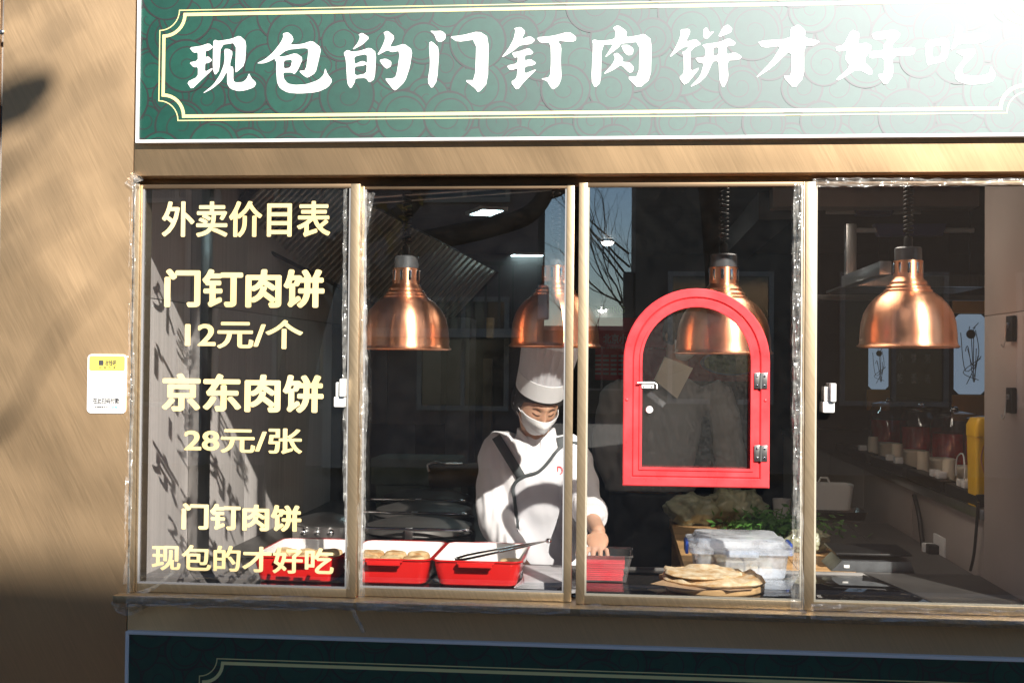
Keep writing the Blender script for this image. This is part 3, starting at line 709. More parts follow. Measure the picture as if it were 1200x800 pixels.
# counter of black glass along the window
ct = thing('counter', 'black glass counter along the inside of the window', 'counter', (-.1, .3, CZ))
CB = P(760, 664, 0) and .56
MB().box(ROOMX0+.002, ROOMX1-.001, .0615, CB, CZ-.02, CZ-.0015, .003).build('worktop', 'black_glass', ct)
MB().box(ROOMX0+.002, ROOMX1-.001, CB+.0005, CB+.006, CZ-.04, CZ-.0005, .002).build('edge_strip', 'dark_steel', ct)
MB().box(ROOMX0+.004, ROOMX1-.003, .14, CB-.03, .006, CZ-.022).build('base', 'dark_steel', ct, smooth=0)
xg = P(1075, 690, .3).x
MB().prismz([(xg, .066), (ROOMX1-.003, .066), (ROOMX1-.003, CB-.006), (xg-.11, CB-.006)], CZ-.0012, CZ+.0012).build('stone_top', 'dark_steel', ct, smooth=0)
# small printed mark on the worktop
c = PZ(962, 700, CZ)
m = MB()
for rr in (.006, .0035):
    vs = []; n = 20
    for k in range(n): a = 2*math.pi*k/n; vs += [(c.x+rr*math.cos(a), c.y+.03+rr*math.sin(a), CZ-.0011), (c.x+(rr-.0012)*math.cos(a), c.y+.03+(rr-.0012)*math.sin(a), CZ-.0011)]
    m.add(vs, [(2*k, 2*((k+1) % n), 2*((k+1) % n)+1, 2*k+1) for k in range(n)])
m.box(c.x-.006, c.x+.006, c.y+.012, c.y+.014, CZ-.0012, CZ-.0010).box(c.x-.006, c.x+.006, c.y+.044, c.y+.046, CZ-.0012, CZ-.0010)
m.build('printed_mark', 'white_plastic', ct, smooth=0)

# ------------------------------------------------------------------ heat lamps
def make_lamp(label, px, py, s=1.0, d=.27):
    c = P(px, py, d); u = .002621*s
    t = thing('heat_lamp', label, 'lamp', c, 'copper heat lamps hanging over the counter')
    pr = [(53.5, 0), (55.5, 1.5), (53.5, 3.5), (52.6, 6), (52.3, 15), (51, 28), (48, 39), (43, 48), (36, 56), (29, 61), (26.5, 62.5), (26.5, 64.5), (24, 66), (24, 68.5), (20.5, 71), (20.5, 73.5), (17, 77), (16.2, 79)]
    ins = [(r-1.2, z-.3) for r, z in pr[::-1]][:-2]
    MB().lathe([(r*u, z*u) for r, z in pr]+[(r*u, z*u) for r, z in ins]+[(52.2*u, .3*u)], c, 64, cap=False).build('lamp_shade', 'copper', t, smooth=30)
    nk = MB().lathe([(2*u, 79*u), (16.2*u, 79*u), (16.2*u, 97.5*u), (2*u, 98*u)], c, 40).build('neck', 'copper', t)
    m = MB()
    for k in range(10):
        a = 2*math.pi*k/10+.15; mx = Matrix.Translation(c) @ Matrix.Rotation(a, 4, 'Z')
        m.box(16.0*u, 16.7*u, -1.7*u, 1.7*u, 83*u, 95*u, mx=mx, b=.0008)
    m.build('vent_slots', 'chrome', nk)
    MB().lathe([(2*u, 98*u), (14.8*u, 98*u), (14.8*u, 111*u), (13.6*u, 112.5*u), (2*u, 112.5*u)], c, 40).build('socket_cap', 'socket_grey', t)
    cd = MB().lathe([(2*u, 112*u), (5*u, 112.5*u), (5*u, 122*u), (4*u, 125*u), (1*u, 125*u)], c, 16)
    pts = []; z0 = 125*u; L = CEIL-c.z-z0; T = int(L/.0125)
    for k in range(T*10+1): a = 2*math.pi*k/10; pts.append((c.x+.0125*math.cos(a)*min(1, k/10), c.y+.0125*math.sin(a)*min(1, k/10), c.z+z0+L*k/(T*10)))
    cd.tube(pts, .0034, 6); cd.build('coil_cord', 'black', t, smooth=60)
    MB().lathe([(.001, 8*u), (18*u, 12*u), (22*u, 24*u), (16*u, 40*u), (12*u, 60*u), (.001, 62*u)], c, 24).build('bulb', 'white_enamel', t)
    return t
make_lamp('copper heat lamp above the first two red trays', 475, 410, .99)
make_lamp('copper heat lamp above the masked cook, half behind the window stile', 650, 407, .98)
make_lamp('copper heat lamp behind the red arched hatch', 847.5, 415, 1.03)
make_lamp('copper heat lamp by the jar shelf, farthest from the price list', 1064, 407.5, 1.02)

# ------------------------------------------------------------------ trays with flat breads
def rr_ring(cx, cy, hx, hy, r, z, n=6):
    out = []
    for sx, sy, a in ((1, 1, 0), (-1, 1, 90), (-1, -1, 180), (1, -1, 270)):
        out += [(cx+sx*(hx-r)+r*math.cos(R(a+90*k/n)), cy+sy*(hy-r)+r*math.sin(R(a+90*k/n)), z) for k in range(n+1)]
    return out
def make_tray(label, px, d0=.115, w_=.138, l_=.185, h=.074, group='red trays'):
    x = P(px, 670, d0).x; cx, cy = x, d0+l_
    t = thing('tray', label, 'tray', (cx, cy, CZ), 'red enamel trays of flatbread on the counter')
    o = MB(); z = CZ
    o.rings([rr_ring(cx, cy, w_-.030, l_-.030, .02, z), rr_ring(cx, cy, w_-.020, l_-.020, .028, z+.006), rr_ring(cx, cy, w_-.007, l_-.007, .03, z+h*.78), rr_ring(cx, cy, w_-.006, l_-.006, .03, z+h-.006)], False)
    o.add(rr_ring(cx, cy, w_-.030, l_-.030, .02, z), [tuple(range(28))])
    o.build('outer_shell', 'red_enamel', t)
    i = MB(); zi = z+.006
    i.rings([rr_ring(cx, cy, w_-.03, l_-.03, .02, zi), rr_ring(cx, cy, w_-.022, l_-.022, .026, zi+.004), rr_ring(cx, cy, w_-.010, l_-.010, .028, z+h*.78), rr_ring(cx, cy, w_-.0062, l_-.0062, .03, z+h-.0006)], False)
    i.add(rr_ring(cx, cy, w_-.03, l_-.03, .02, zi), [tuple(range(28))])
    i.build('inner_lining', 'white_enamel', t)
    MB().rings([rr_ring(cx, cy, w_-.0055, l_-.0055, .03, z+h-.0055), rr_ring(cx, cy, w_, l_, .034, z+h-.004), rr_ring(cx, cy, w_, l_, .034, z+h), rr_ring(cx, cy, w_-.006, l_-.006, .03, z+h), rr_ring(cx, cy, w_-.006, l_-.006, .03, z+h-.0035)], False).build('rim', 'red_enamel', t)
    for s in (-1, 1):
        y = cy+s*l_
        hn = MB().box(cx-.055, cx+.055, min(y, y+s*.024), max(y, y+s*.024), z+h-.007, z+h-.001, .0025)
        hn.box(cx-.05, cx+.05, min(y+s*.018, y+s*.024), max(y+s*.018, y+s*.024), z+h-.016, z+h-.005, .002)
        hn.build('handle', 'red_enamel', t)
    return t, cx, cy
def bread(label, cx, cy, z, r, h, seed, group, m='bread', sx=1., rough=1):
    rnd = random.Random(seed); rs = []; n = 40
    prof = [(.03, 0), (.85, 0), (.97, .18), (1, .45), (.96, .78), (.86, .95), (.6, 1.02), (.3, 1.0), (.02, 1.0)]
    for q, zz in prof:
        ring = []
        for k in range(n):
            a = 2*math.pi*k/n; rr = r*q*(1+.035*rough*noise.noise(Vector((math.cos(a)*1.5, math.sin(a)*1.5, seed*3.7)))+.02*(rough-1)*noise.noise(Vector((math.cos(a)*4, math.sin(a)*4, seed))))
            x = rr*math.cos(a)*sx; y = rr*math.sin(a)
            ring.append((cx+x, cy+y, z+h*zz*(1+.0)+(.12*h*rough**1.5*noise.noise(Vector((x*(40-4*rough), y*(40-4*rough), seed))) if zz > .5 else 0)))
        rs.append(ring)
    o = MB().rings(rs).build('flatbread', m, None, smooth=60); return tag(o, label, 'flatbread', group)
trays = [('red enamel tray of round breads behind the lower price lettering', 344), ('red enamel tray of round breads, beside the lettered pane', 451), ('red enamel tray with tongs resting on it', 558)]
words = ['left corner', 'near middle', 'right corner', 'back row']
for ti, (lb, px) in enumerate(trays):
    t, cx, cy = make_tray(lb, px, w_=.136, h=.080)
    nb = [(-.072, -.105), (.002, -.108), (.073, -.103), (-.071, -.012), (.0, -.018), (.072, -.012)] if ti < 2 else [(-.07, -.105), (.075, .095)]
    for k, (dx, dy) in enumerate(nb):
        for q in range(2 if ti < 2 else 1):
            if ti < 2:
                lb_ = '%s round golden flatbread at the %s %s of the tray %s' % (('lower', 'upper')[q], ('front', 'back')[k//3], ('left', 'middle', 'right')[k % 3], ('behind the lettering', 'beside the lettered pane')[ti])
            else: lb_ = 'single flatbread under the tips of the tongs' if k == 0 else 'single flatbread at the back of the tongs tray'
            bread(lb_, cx+dx, cy+dy, CZ+.0075+q*.034, .039, .034, ti*20+k*2+q, ['breads in the tray behind the price lettering', 'breads in the middle red tray', None][ti], sx=.93)
t3x = P(558, 670, .115).x
# tongs
tg = thing('tongs', 'steel serving tongs lying across the rim of the red tray', 'tongs', (t3x, .25, CZ+.09))
a = P(545, 655, .20); bq = P(643, 631, .22); a.z = CZ+.085
zt = CZ+.083
a = Vector((P(548, 655, .17).x, .17, zt)); e = Vector((P(643, 632, .30).x, .30, CZ+.118))
for s in (-1, 1):
    off = Vector((0, s*.012, s*.002)); pts = lim([e, e*.7+a*.3+off*.8, e*.3+a*.7+off*1.3, a+off*1.5, a+(a-e).normalized()*.04+off*.6], 6)
    MB().tube(pts, [.005+.0055*min(1, i/8) for i in range(len(pts))], 10, flat=.32).build('arm', 'chrome', tg, smooth=60)
MB().ell(e, (.010, .013, .008)).build('hinge', 'chrome', tg)
# stack of folded grey bags right of the trays
for k in range(5):
    m = MB(); mx = Matrix.Translation((P(638, 675, .28).x, .27, CZ+.0015+k*.0042)) @ Matrix.Rotation(R(-6+k*3), 4, 'Z')
    m.box(-.065, .062, -.15, .15, 0, .0036, .001, mx=mx)
    tag(m.build('plastic_bag', 'grey_bag'), 'folded grey plastic bag, '+('bottom of the pile', 'second from the bottom', 'middle of the pile', 'second from the top', 'top of the pile')[k]+' beside the tongs tray', 'bag', 'folded bags piled beside the trays')

# ------------------------------------------------------------------ clear box with red packets
x0, x1 = P(674, 660, .26).x, P(742, 660, .26).x
bt_ = thing('packet_tub', 'open clear plastic tub holding red paper packets beneath the cook\'s hand', 'tub', ((x0+x1)/2, .33, CZ))
z = CZ; cx, cy = (x0+x1)/2, .35; hx, hy = (x1-x0)/2, .09
m = MB().rings([rr_ring(cx, cy, hx-.02, hy-.015, .008, z), rr_ring(cx, cy, hx-.004, hy-.004, .012, z+.075), rr_ring(cx, cy, hx, hy, .014, z+.077), rr_ring(cx, cy, hx, hy, .014, z+.083)], False)
m.add(rr_ring(cx, cy, hx-.02, hy-.015, .008, z), [tuple(range(28))]); m.build('tub', 'clear_plastic', bt_)
for k in range(9):
    m = MB(); q = k*.0062; xx0 = P(678, 660, .27).x; xx1 = P(734, 660, .27).x
    m.box(xx0+random.uniform(0, .004), xx1-.008+random.uniform(-.004, .004), .278, .41, z+.003+q, z+.003+q+.0056, .0015)
    tag(m.build('paper_packet', 'red_pack'), 'red paper packet in the clear tub, '+('bottom', 'second from bottom', 'third from bottom', 'fourth from bottom', 'middle', 'fourth from top', 'third from top', 'second from top', 'topmost')[k]+' of the stack', 'packet', 'red packets in the clear tub')

# ------------------------------------------------------------------ bread board
bx = P(838, 690, .2).x
bd = thing('bread_board', 'round wooden board with short handle standing on the black counter', 'board', (bx, .21, CZ))
MB().lathe([(.001, 0), (.142, 0), (.146, .004), (.146, .016), (.142, .020), (.001, .020)], (bx, .215, CZ), 64, sq=.93).build('board', 'board_wood', bd)
m = MB(); hxp = P(776, 665, .36)
m.box(-.03, .03, -.028, .028, 0.001, .019, .006, mx=Matrix.Translation((hxp.x+.028, .335, CZ)) @ Matrix.Rotation(R(-35), 4, 'Z')); m.build('handle', 'board_wood', bd)
pl = [(P(762, 690, .13).x, .10), (bx-.06, .062), (bx-.01, .098), (bx+.03, .064), (bx+.10, .10), (bx+.12, .22), (bx+.05, .33), (bx-.09, .32)]
m = MB(); z = CZ+.0205; n = len(pl)
vs = [(bx, .2, z+.001)]+[(x, y, z+.001+(.008 if i == 0 else -.000)) for i, (x, y) in enumerate(pl)]
m.add(vs+[(v[0], v[1], v[2]+.0006) for v in vs], [(0, 1+i, 1+(i+1) % n) for i in range(n)]+[(n+1, n+2+i, n+2+(i+1) % n) for i in range(n)]+[(1+i, 1+(i+1) % n, n+2+(i+1) % n, n+2+i) for i in range(n)])
tag(m.build('craft_paper', 'craft_paper', smooth=0), 'brown paper sheet with pointed corners under the large flatbread', 'paper')
bread('large pale flatbread, cut across, on brown paper', bx-.004, .205, CZ+.0222, .135, .020, 77, None, 'bread_pale', 1.06, 4.5)
bread('large pale flatbread lying beneath the cut one on the board', bx-.03, .21, CZ+.0425, .110, .012, 79, None, 'bread_pale', 1.15, 5)

# ------------------------------------------------------------------ clear storage box
cxa, cxb = P(812, 650, .42).x, P(926, 650, .42).x; cx = (cxa+cxb)/2; hx = (cxb-cxa)/2; cy = .40+.155; hy = .155; z = CZ
cx_box = cx
bo = thing('storage_box', 'clear lidded storage box with blue clips on the counter behind the flatbread', 'box', (cx, cy, CZ))
cy = .55; z = CZ+.001
m = MB().rings([rr_ring(cx, cy, hx-.015, hy-.012, .02, z), rr_ring(cx, cy, hx-.004, hy-.004, .024, z+.078)], False)
m.add(rr_ring(cx, cy, hx-.015, hy-.012, .02, z), [tuple(range(28))]); m.build('body', 'frosted_plastic', bo)
m = MB().rings([rr_ring(cx, cy, hx, hy, .024, z+.072), rr_ring(cx, cy, hx+.010, hy+.008, .026, z+.073), rr_ring(cx, cy, hx+.010, hy+.008, .026, z+.090), rr_ring(cx, cy, hx-.012, hy-.012, .024, z+.093), rr_ring(cx, cy, hx-.02, hy-.02, .024, z+.110), rr_ring(cx, cy, hx-.03, hy-.03, .024, z+.113), rr_ring(cx, cy, .01, .01, .005, z+.113)], True)
m.build('lid', 'frosted_plastic', bo)
MB().box(cx-.05, cx+.05, cy-hy-.013, cy-hy-.0085, z+.066, z+.086, .002).build('front_lip', 'frosted_plastic', bo)
for s in (-1, 1):
    MB().box(cx+s*(hx+.014)-.005, cx+s*(hx+.014)+.005, cy-.05, cy+.05, z+.055, z+.095, .003).build('clip', 'blue_plastic', bo)
for k in range(5):
    a = MB().box(cx-hx+.03+k*.045, cx-hx+.072+k*.045, cy-.10, cy+.10, z+.004, z+.040+.006*(k % 2), .008)
    tag(a.build('food_packet', 'bread_pale'), 'pale packet in the clear storage box, '+('leftmost', 'second from left', 'middle', 'second from right', 'rightmost')[k], 'packet', 'packets inside the clear storage box')
# stand below right of the box: a white tray
sx_ = P(905, 680, .33).x
t = thing('plastic_dish', 'low clear dish standing in front of the lidded storage box', 'dish', (sx_, .32, CZ))
m = MB().rings([rr_ring(sx_, .30, .045, .075, .02, CZ), rr_ring(sx_, .30, .058, .09, .02, CZ+.032), rr_ring(sx_, .30, .062, .094, .02, CZ+.033)], False)
m.add(rr_ring(sx_, .30, .045, .075, .02, CZ), [tuple(range(28))]); m.build('dish', 'frosted_plastic', t)

# ------------------------------------------------------------------ wooden work table and what stands on it
tz = CZ-.005
tx0 = PZ(799, 655, tz).x; tb = thing('work_table', 'wooden work table behind the counter', 'table', (tx0+.4, 1.5, 0))
for k in range(5):
    a = tx0+k*(ROOMX1-.004-tx0)/5; MB().box(a+.001, a+(ROOMX1-.004-tx0)/5-.001, .60, 1.85, tz-.04, tz, .003).build('plank', 'wood' if k < 3 else 'cabinet', tb)
for (xx, yy) in ((tx0+.04, .64), (tx0+.04, 1.80), (ROOMX1-.08, .64), (ROOMX1-.08, 1.80)):
    MB().box(xx-.03, xx+.03, yy-.03, yy+.03, .005, tz-.041, .004).build('leg', 'wood', tb)
def at(px, py, z): return PZ(px, py, z)
# greens
g_ = at(905, 612, tz+.03); m = MB(); rnd = random.Random(5)
for k in range(900):
    c = Vector((g_.x+rnd.gauss(0, .10), g_.y-.1+rnd.gauss(0, .13), tz+.005+abs(rnd.gauss(0, .035)))); u = Vector((rnd.gauss(0, 1), rnd.gauss(0, 1), rnd.gauss(0, .6))).normalized()*rnd.uniform(.008, .028); v = u.orthogonal().normalized()*rnd.uniform(.003, .009)
    m.add([c-u, c+v, c+u, c-v], [(0, 1, 2, 3)])
tag(m.build('salad_greens', 'green_leaf', smooth=0), 'heap of loose green herbs on the wooden table', 'greens', kind='stuff')
def soft(name, label, cat, px, py, rad, m_, seed, zz=None, sq=.6, amp=.25, group=None):
    c = P(px, 500, py); mb = MB().ell((0, 0, 0), (rad, rad*.8, rad*sq), n=60, m=40)
    mb.v = [tuple(Vector(v)*(1+amp*noise.noise(Vector(v)*(2.2/rad)+Vector((seed, 0, 0)))+amp*.5*noise.noise(Vector(v)*(6/rad)+Vector((seed, 3, 0))))) for v in mb.v]
    zc = (zz or tz)+rad*sq*.93
    mb.v = [(v[0]+c.x, v[1]+c.y, max(v[2]+zc, (zz or tz)+.001)) for v in mb.v]
    return tag(mb.build(name, m_, smooth=80), label, cat, group)
soft('produce_bag', 'crumpled pale bag of vegetables below the left part of the hatch', 'bag', 812, 1.68, .11, 'veg_bag', 1, amp=.28)
soft('produce_bag', 'crumpled bag on the table below the hinge side of the hatch', 'bag', 862, 1.74, .13, 'veg_bag', 2, amp=.28)
soft('produce_bag', 'crumpled see-through bag beside the greens and the right window stile', 'bag', 946, 1.0, .075, 'veg_bag', 3, amp=.3)
c = at(836, 606, tz); t = MB().box(c.x-.16, c.x+.16, c.y-.05, c.y+.12, tz+.001, tz+.02, .004); tag(t.build('steel_pan', 'steel'), 'flat steel sheet lying on the table in front of the bags', 'pan')
c = P(916, 560, 1.72); MB_ = MB().lathe([(.001, 0), (.032, 0), (.038, .11), (.035, .11), (.030, .006), (.001, .006)], (c.x, c.y, tz+.0), 28)
tag(MB_.build('paper_cup', 'paper'), 'white cup standing behind the greens near the hatch hinge', 'cup')
# white tub and its tray, scale
c = at(972, 606, tz); tb2 = thing('white_tub', 'white plastic tub under the jar shelf, behind the scale', 'tub', (c.x, c.y, tz))
MB().rings([rr_ring(c.x, c.y, .085, .06, .03, tz+.04), rr_ring(c.x, c.y, .098, .07, .03, tz+.15), rr_ring(c.x, c.y, .092, .064, .03, tz+.15), rr_ring(c.x, c.y, .08, .056, .03, tz+.05)], True).build('tub', 'white_plastic', tb2)
MB().tube([(c.x-.05, c.y, tz+.15), (c.x-.04, c.y, tz+.175), (c.x-.01, c.y, tz+.175), (c.x, c.y, tz+.15)], .005, 8).build('handle', 'white_plastic', tb2)
MB_ = MB().rings([rr_ring(c.x+.02, c.y, .12, .09, .02, tz+.001), rr_ring(c.x+.02, c.y, .13, .10, .02, tz+.036), rr_ring(c.x+.02, c.y, .122, .092, .02, tz+.036), rr_ring(c.x+.02, c.y, .112, .082, .02, tz+.01)], True)
tag(MB_.build('steel_tray', 'steel'), 'shallow steel tray under the white tub', 'tray')
sxc = P(1018, 650, .70).x; sc = thing('kitchen_scale', 'black digital kitchen scale with flat pan beside the jar shelf', 'scale', (sxc, .72, tz))
MB().prism([(sxc-.14, tz+.001), (sxc+.125, tz+.001), (sxc+.115, tz+.035), (sxc-.105, tz+.035)], .60, .80).build('body', 'socket_grey', sc)
MB().box(sxc-.125, sxc+.12, .605, .83, tz+.052, tz+.060, .004).build('weighing_pan', 'black', sc)
MB().lathe([(.001, 0), (.03, 0), (.03, .016), (.001, .016)], (sxc, .72, tz+.0355), 20).build('pan_support', 'dark_steel', sc)
MB().box(sxc-.10, sxc-.082, .596, .5995, tz+.012, tz+.022, .0005).build('display', 'white_plastic', sc)

# wall sockets, plugs, cables
s_ = P(1098, 649, 0); c = None
def on_right_wall(px, py):          # point of the plane x = ROOMX1
    v = ray(px, py); tt = (ROOMX1-CAMLOC.x)/v.x; return CAMLOC+v*tt
c = on_right_wall(1102, 642)
pw = thing('wall_socket', 'white wall socket plate with two plugs under the jar shelf', 'socket', c)
MB().box(ROOMX1-.008, ROOMX1+.0015, c.y-.07, c.y+.07, c.z-.045, c.z+.045, .003).build('plate', 'white_plastic', pw)
pg = MB().box(ROOMX1-.045, ROOMX1-.0085, c.y-.02, c.y+.03, c.z-.022, c.z+.012, .005); tag(pg.build('plug', 'black'), 'black plug in the wall socket', 'plug')
pg = MB().box(ROOMX1-.05, ROOMX1-.0085, c.y+.034, c.y+.068, c.z-.03, c.z+.01, .005); tag(pg.build('plug', 'white_plastic'), 'white adapter in the wall socket beside the black plug', 'plug')
def cable(pxs, label, m_='black', r=.006):
    pts = [on_right_wall(a, b_)+Vector((-.018, 0, 0)) for a, b_ in pxs]
    tag(MB().tube(lim(pts, 6), r, 8).build('cable', m_, smooth=60), label, 'cable')
cable([(1077, 580), (1083, 605), (1086, 630), (1090, 655), (1098, 670)], 'thick black cable hanging from the shelf left of the wall socket', r=.009)
cable([(1153, 588), (1151, 620), (1148, 650), (1144, 668)], 'thin black cable hanging from the end of the shelf', r=.005)
for (px, py, lb) in ((1188, 385, 'upper black wall switch box with a hanging hook'), (1188, 469, 'lower black wall switch box with a curled wire')):
    c = on_right_wall(px, py); t = thing('wall_switch', lb, 'switch', c)
    MB().box(ROOMX1-.014, ROOMX1-.0005, c.y-.030, c.y+.030, c.z-.038, c.z+.038, .004).build('plate', 'black', t)
    MB().tube(lim([(ROOMX1-.022, c.y, c.z+.012), (ROOMX1-.024, c.y-.002, c.z-.02), (ROOMX1-.024, c.y+.01, c.z-.05), (ROOMX1-.02, c.y+.04, c.z-.055), (ROOMX1-.018, c.y+.055, c.z-.045)], 6), .0016, 6).build('wire', 'steel', t)
    MB().box(ROOMX1-.020, ROOMX1-.0142, c.y-.012, c.y+.008, c.z+.002, c.z+.018, .002).build('button', 'steel', t)

# ------------------------------------------------------------------ things on the jar shelf (opening in the right wall)
def on_sill(px, py): return PZ(px, py, SZ)
jl = ['nearest the yellow bin', 'next to the jar nearest the yellow bin', 'in the middle of the jar row', 'second from the far end of the jar row', 'at the far end of the jar row']
for k, (px, d) in enumerate(((1126, .95), (1082, 1.35), (1045, 1.85), (1015, 2.4), (990, 3.1))):
    c = P(px, 520, d); x = ROOMX1+.40+.02*k; x = max(ROOMX1+.27, c.x)
    r = .10; h = .27
    t = thing('pickle_jar', 'large glass jar of dark red liquid, '+jl[k], 'jar', (x, d, SZ), 'jars of red liquid on the shelf')
    MB().lathe([(.001, 0), (r, 0), (r, h*.78), (r*.85, h*.86), (r*.85, h*.9), (r*.80, h*.9), (r*.80, h*.85), (r*.94, h*.77), (r*.94, .008), (.001, .008)], (x, d, SZ+.001), 36).build('glass_body', 'jar_glass', t)
    MB().lathe([(.001, .010), (r*.92, .010), (r*.92, h*.62), (.001, h*.62)], (x, d, SZ+.001), 36).build('red_liquid', 'jar_red', t)
    ld = MB().lathe([(.001, h*.905), (r*.9, h*.905), (r*.9, h*.935), (r*.4, h*.97), (.001, h*.975)], (x, d, SZ+.001), 36).build('lid', 'jar_glass', t)
    MB().ell((x, d, SZ+h*1.0), (.018, .018, .012)).build('knob', 'chrome', ld)
for k, (px, py) in enumerate(((1112, 560), (1079, 545), (1055, 538), (1032, 530), (1014, 526))):
    d = (.80, 1.12, 1.5, 1.95, 2.45)[k]; x = ROOMX1+.055; zz = SZ+.001
    pl_ = ['nearest the yellow bin', 'beside the looped white cable', 'in the middle of the burner row', 'second from the far end of the burners', 'farthest from the window']
    t = thing('warming_burner', 'beige tabletop burner with upright post, '+pl_[k], 'burner', (x, d, SZ), 'beige burners along the shelf')
    MB().lathe([(.001, 0), (.024, 0), (.024, .10), (.022, .112), (.001, .113)], (x, d, zz), 24).build('post', 'beige_ceramic', t)
    MB().lathe([(.001, .008), (.056, .008), (.06, .014), (.06, .075), (.056, .08), (.001, .08)], (x+.085, d+.085, zz), 36).build('body', 'beige_ceramic', t)
    MB().lathe([(.04, 0), (.05, 0), (.05, .008), (.04, .008)], (x+.085, d+.085, zz), 30).build('base_ring', 'steel', t)
yb = P(1141, 560, .60)
t = thing('yellow_bin', 'tall yellow plastic bin with domed lid at the end of the jar shelf', 'bin', (yb.x, .62, SZ))
ybx = P(1147, 560, .62).x+.02
MB().rings([rr_ring(ybx, .62, .042, .05, .012, SZ+.001), rr_ring(ybx, .62, .046, .055, .014, SZ+.225)], True).build('body', 'yellow_plastic', t)
MB().rings([rr_ring(ybx, .62, .048, .057, .014, SZ+.226), rr_ring(ybx, .62, .048, .057, .014, SZ+.262), rr_ring(ybx, .62, .038, .045, .014, SZ+.285), rr_ring(ybx, .62, .01, .01, .005, SZ+.288)], True).build('lid', 'yellow_plastic', t)
MB().tube(lim([(ybx-.02, .563, SZ+.20), (ybx-.03, .560, SZ+.15), (ybx-.01, .560, SZ+.10), (ybx+.012, .560, SZ+.15), (ybx+.005, .563, SZ+.2)], 6), .002, 6).build('wire_handle', 'copper_dark', t)
# power strips and plugs
for k, (a, b_) in enumerate(((.56, .95), (1.0, 1.5), (1.58, 2.2), (2.3, 3.1))):
    nm = ['nearest the socket', 'second from the window', 'third from the window', 'at the dark end of the shelf'][k]
    m = MB().box(ROOMX1-.008, ROOMX1+.05, a, b_, SZ+.001, SZ+.042, .006); tag(m.build('power_strip', 'black'), 'black power strip along the shelf edge, '+nm, 'power strip', 'power strips along the shelf')
for k, d in enumerate((.66, .74, .80, 1.08, 1.16, 1.75, 1.9, 2.5)):
    m = MB().box(ROOMX1+.002, ROOMX1+.036, d, d+.04, SZ+.0425, SZ+.068+(.012 if k == 0 else 0), .004)
    tag(m.build('charger_plug', 'white_plastic'), 'white charger plug in the power strips, '+('nearest the window', 'second', 'third', 'fourth', 'fifth', 'sixth', 'seventh', 'farthest')[k]+(' from the window' if 0 < k < 7 else (' of the row' if k else '')), 'plug', 'white plugs in the power strips')
m = MB(); pts = []
for k in range(60): a = k*.33; pts.append((ROOMX1+.045+.012*math.cos(a*2.1), .60+.0035*k+.02*math.sin(a), SZ+.047+.012+.008*math.sin(a*1.7)))
m.tube(lim(pts, 2), .0025, 6); m.tube(lim([(ROOMX1+.02, .80, SZ+.06), (ROOMX1+.02, .80, SZ+.11), (ROOMX1+.03, .86, SZ+.15), (ROOMX1+.03, .93, SZ+.13), (ROOMX1+.03, .94, SZ+.07)], 8), .0025, 6)
tag(m.build('white_cable', 'white_plastic', smooth=60), 'tangled white cable looping over the power strips', 'cable')

# lantern shaped posters and wall in the room beyond
for px0, px1, py0, py1, d, lb in ((1120, 1155, 368, 462, 2.1, 'blue lantern shaped lightbox beside the brown wall'), (1019, 1041, 400, 456, 3.6, 'smaller blue lantern shaped lightbox deep in the side room')):
    a = P(px0, py0, d); b_ = P(px1, py1, d); W_ = b_.x-a.x; H_ = a.z-b_.z; c_ = W_*.16
    t = thing('lantern_lightbox', lb, 'lightbox', ((a.x+b_.x)/2, d, b_.z))
    poly = [(a.x+c_, b_.z), (b_.x-c_, b_.z), (b_.x, b_.z+c_), (b_.x, a.z-c_), (b_.x-c_, a.z), (a.x+c_, a.z), (a.x, a.z-c_), (a.x, b_.z+c_)]
    MB().prism(poly, d, d+.03).build('panel', 'lantern_blue', t, smooth=0)
    m = MB(); rnd = random.Random(3)
    for k in range(9): m.tube(lim([(a.x+W_*rnd.uniform(.15, .85), d-.003, b_.z+H_*rnd.uniform(.1, .9)) for _ in range(3)], 5), W_*.014, 5)
    m.lathe([(.001, 0), (W_*.16, 0), (.001, .001)], n=16, mx=Matrix.Translation(((a.x+b_.x)/2, d-.003, b_.z+H_*.75)) @ Matrix.Rotation(R(90), 4, 'X'))
    m.build('ink_drawing', 'lantern_art', t)
    MB().box(a.x-.01, b_.x+.01, d+.005, d+.03, b_.z-.12, b_.z-.004, .004).build('golden_foot', 'lantern_gold', t)
    MB().box(a.x-.01, b_.x+.01, d+.005, d+.03, a.z+.004, a.z+.08, .004).build('golden_cap', 'lantern_gold', t)
    MB().tube([((a.x+b_.x)/2, d+.015, a.z+.08), ((a.x+b_.x)/2, d+.015, CEIL)], .004, 6).build('rod', 'black', t)
t = thing('menu_board', 'dark hanging menu board with columns of small white characters behind the jars', 'menu board', P(1070, 430, 3.9))
a, b_ = P(1042, 405, 3.9), P(1112, 466, 3.9); MB().box(a.x, b_.x, 3.9, 3.92, b_.z, CEIL-.003, .003).build('board', 'interior_dark', t)
for k, s_ in enumerate(('小吃', '饼面', '粥汤')):
    for j in range(2): put_text(s_[j], (1052+k*16, 413+j*24+k*1, 1058+k*16, 425+j*24), 3.897, 'paper', 'lettering', t, .0, .001)

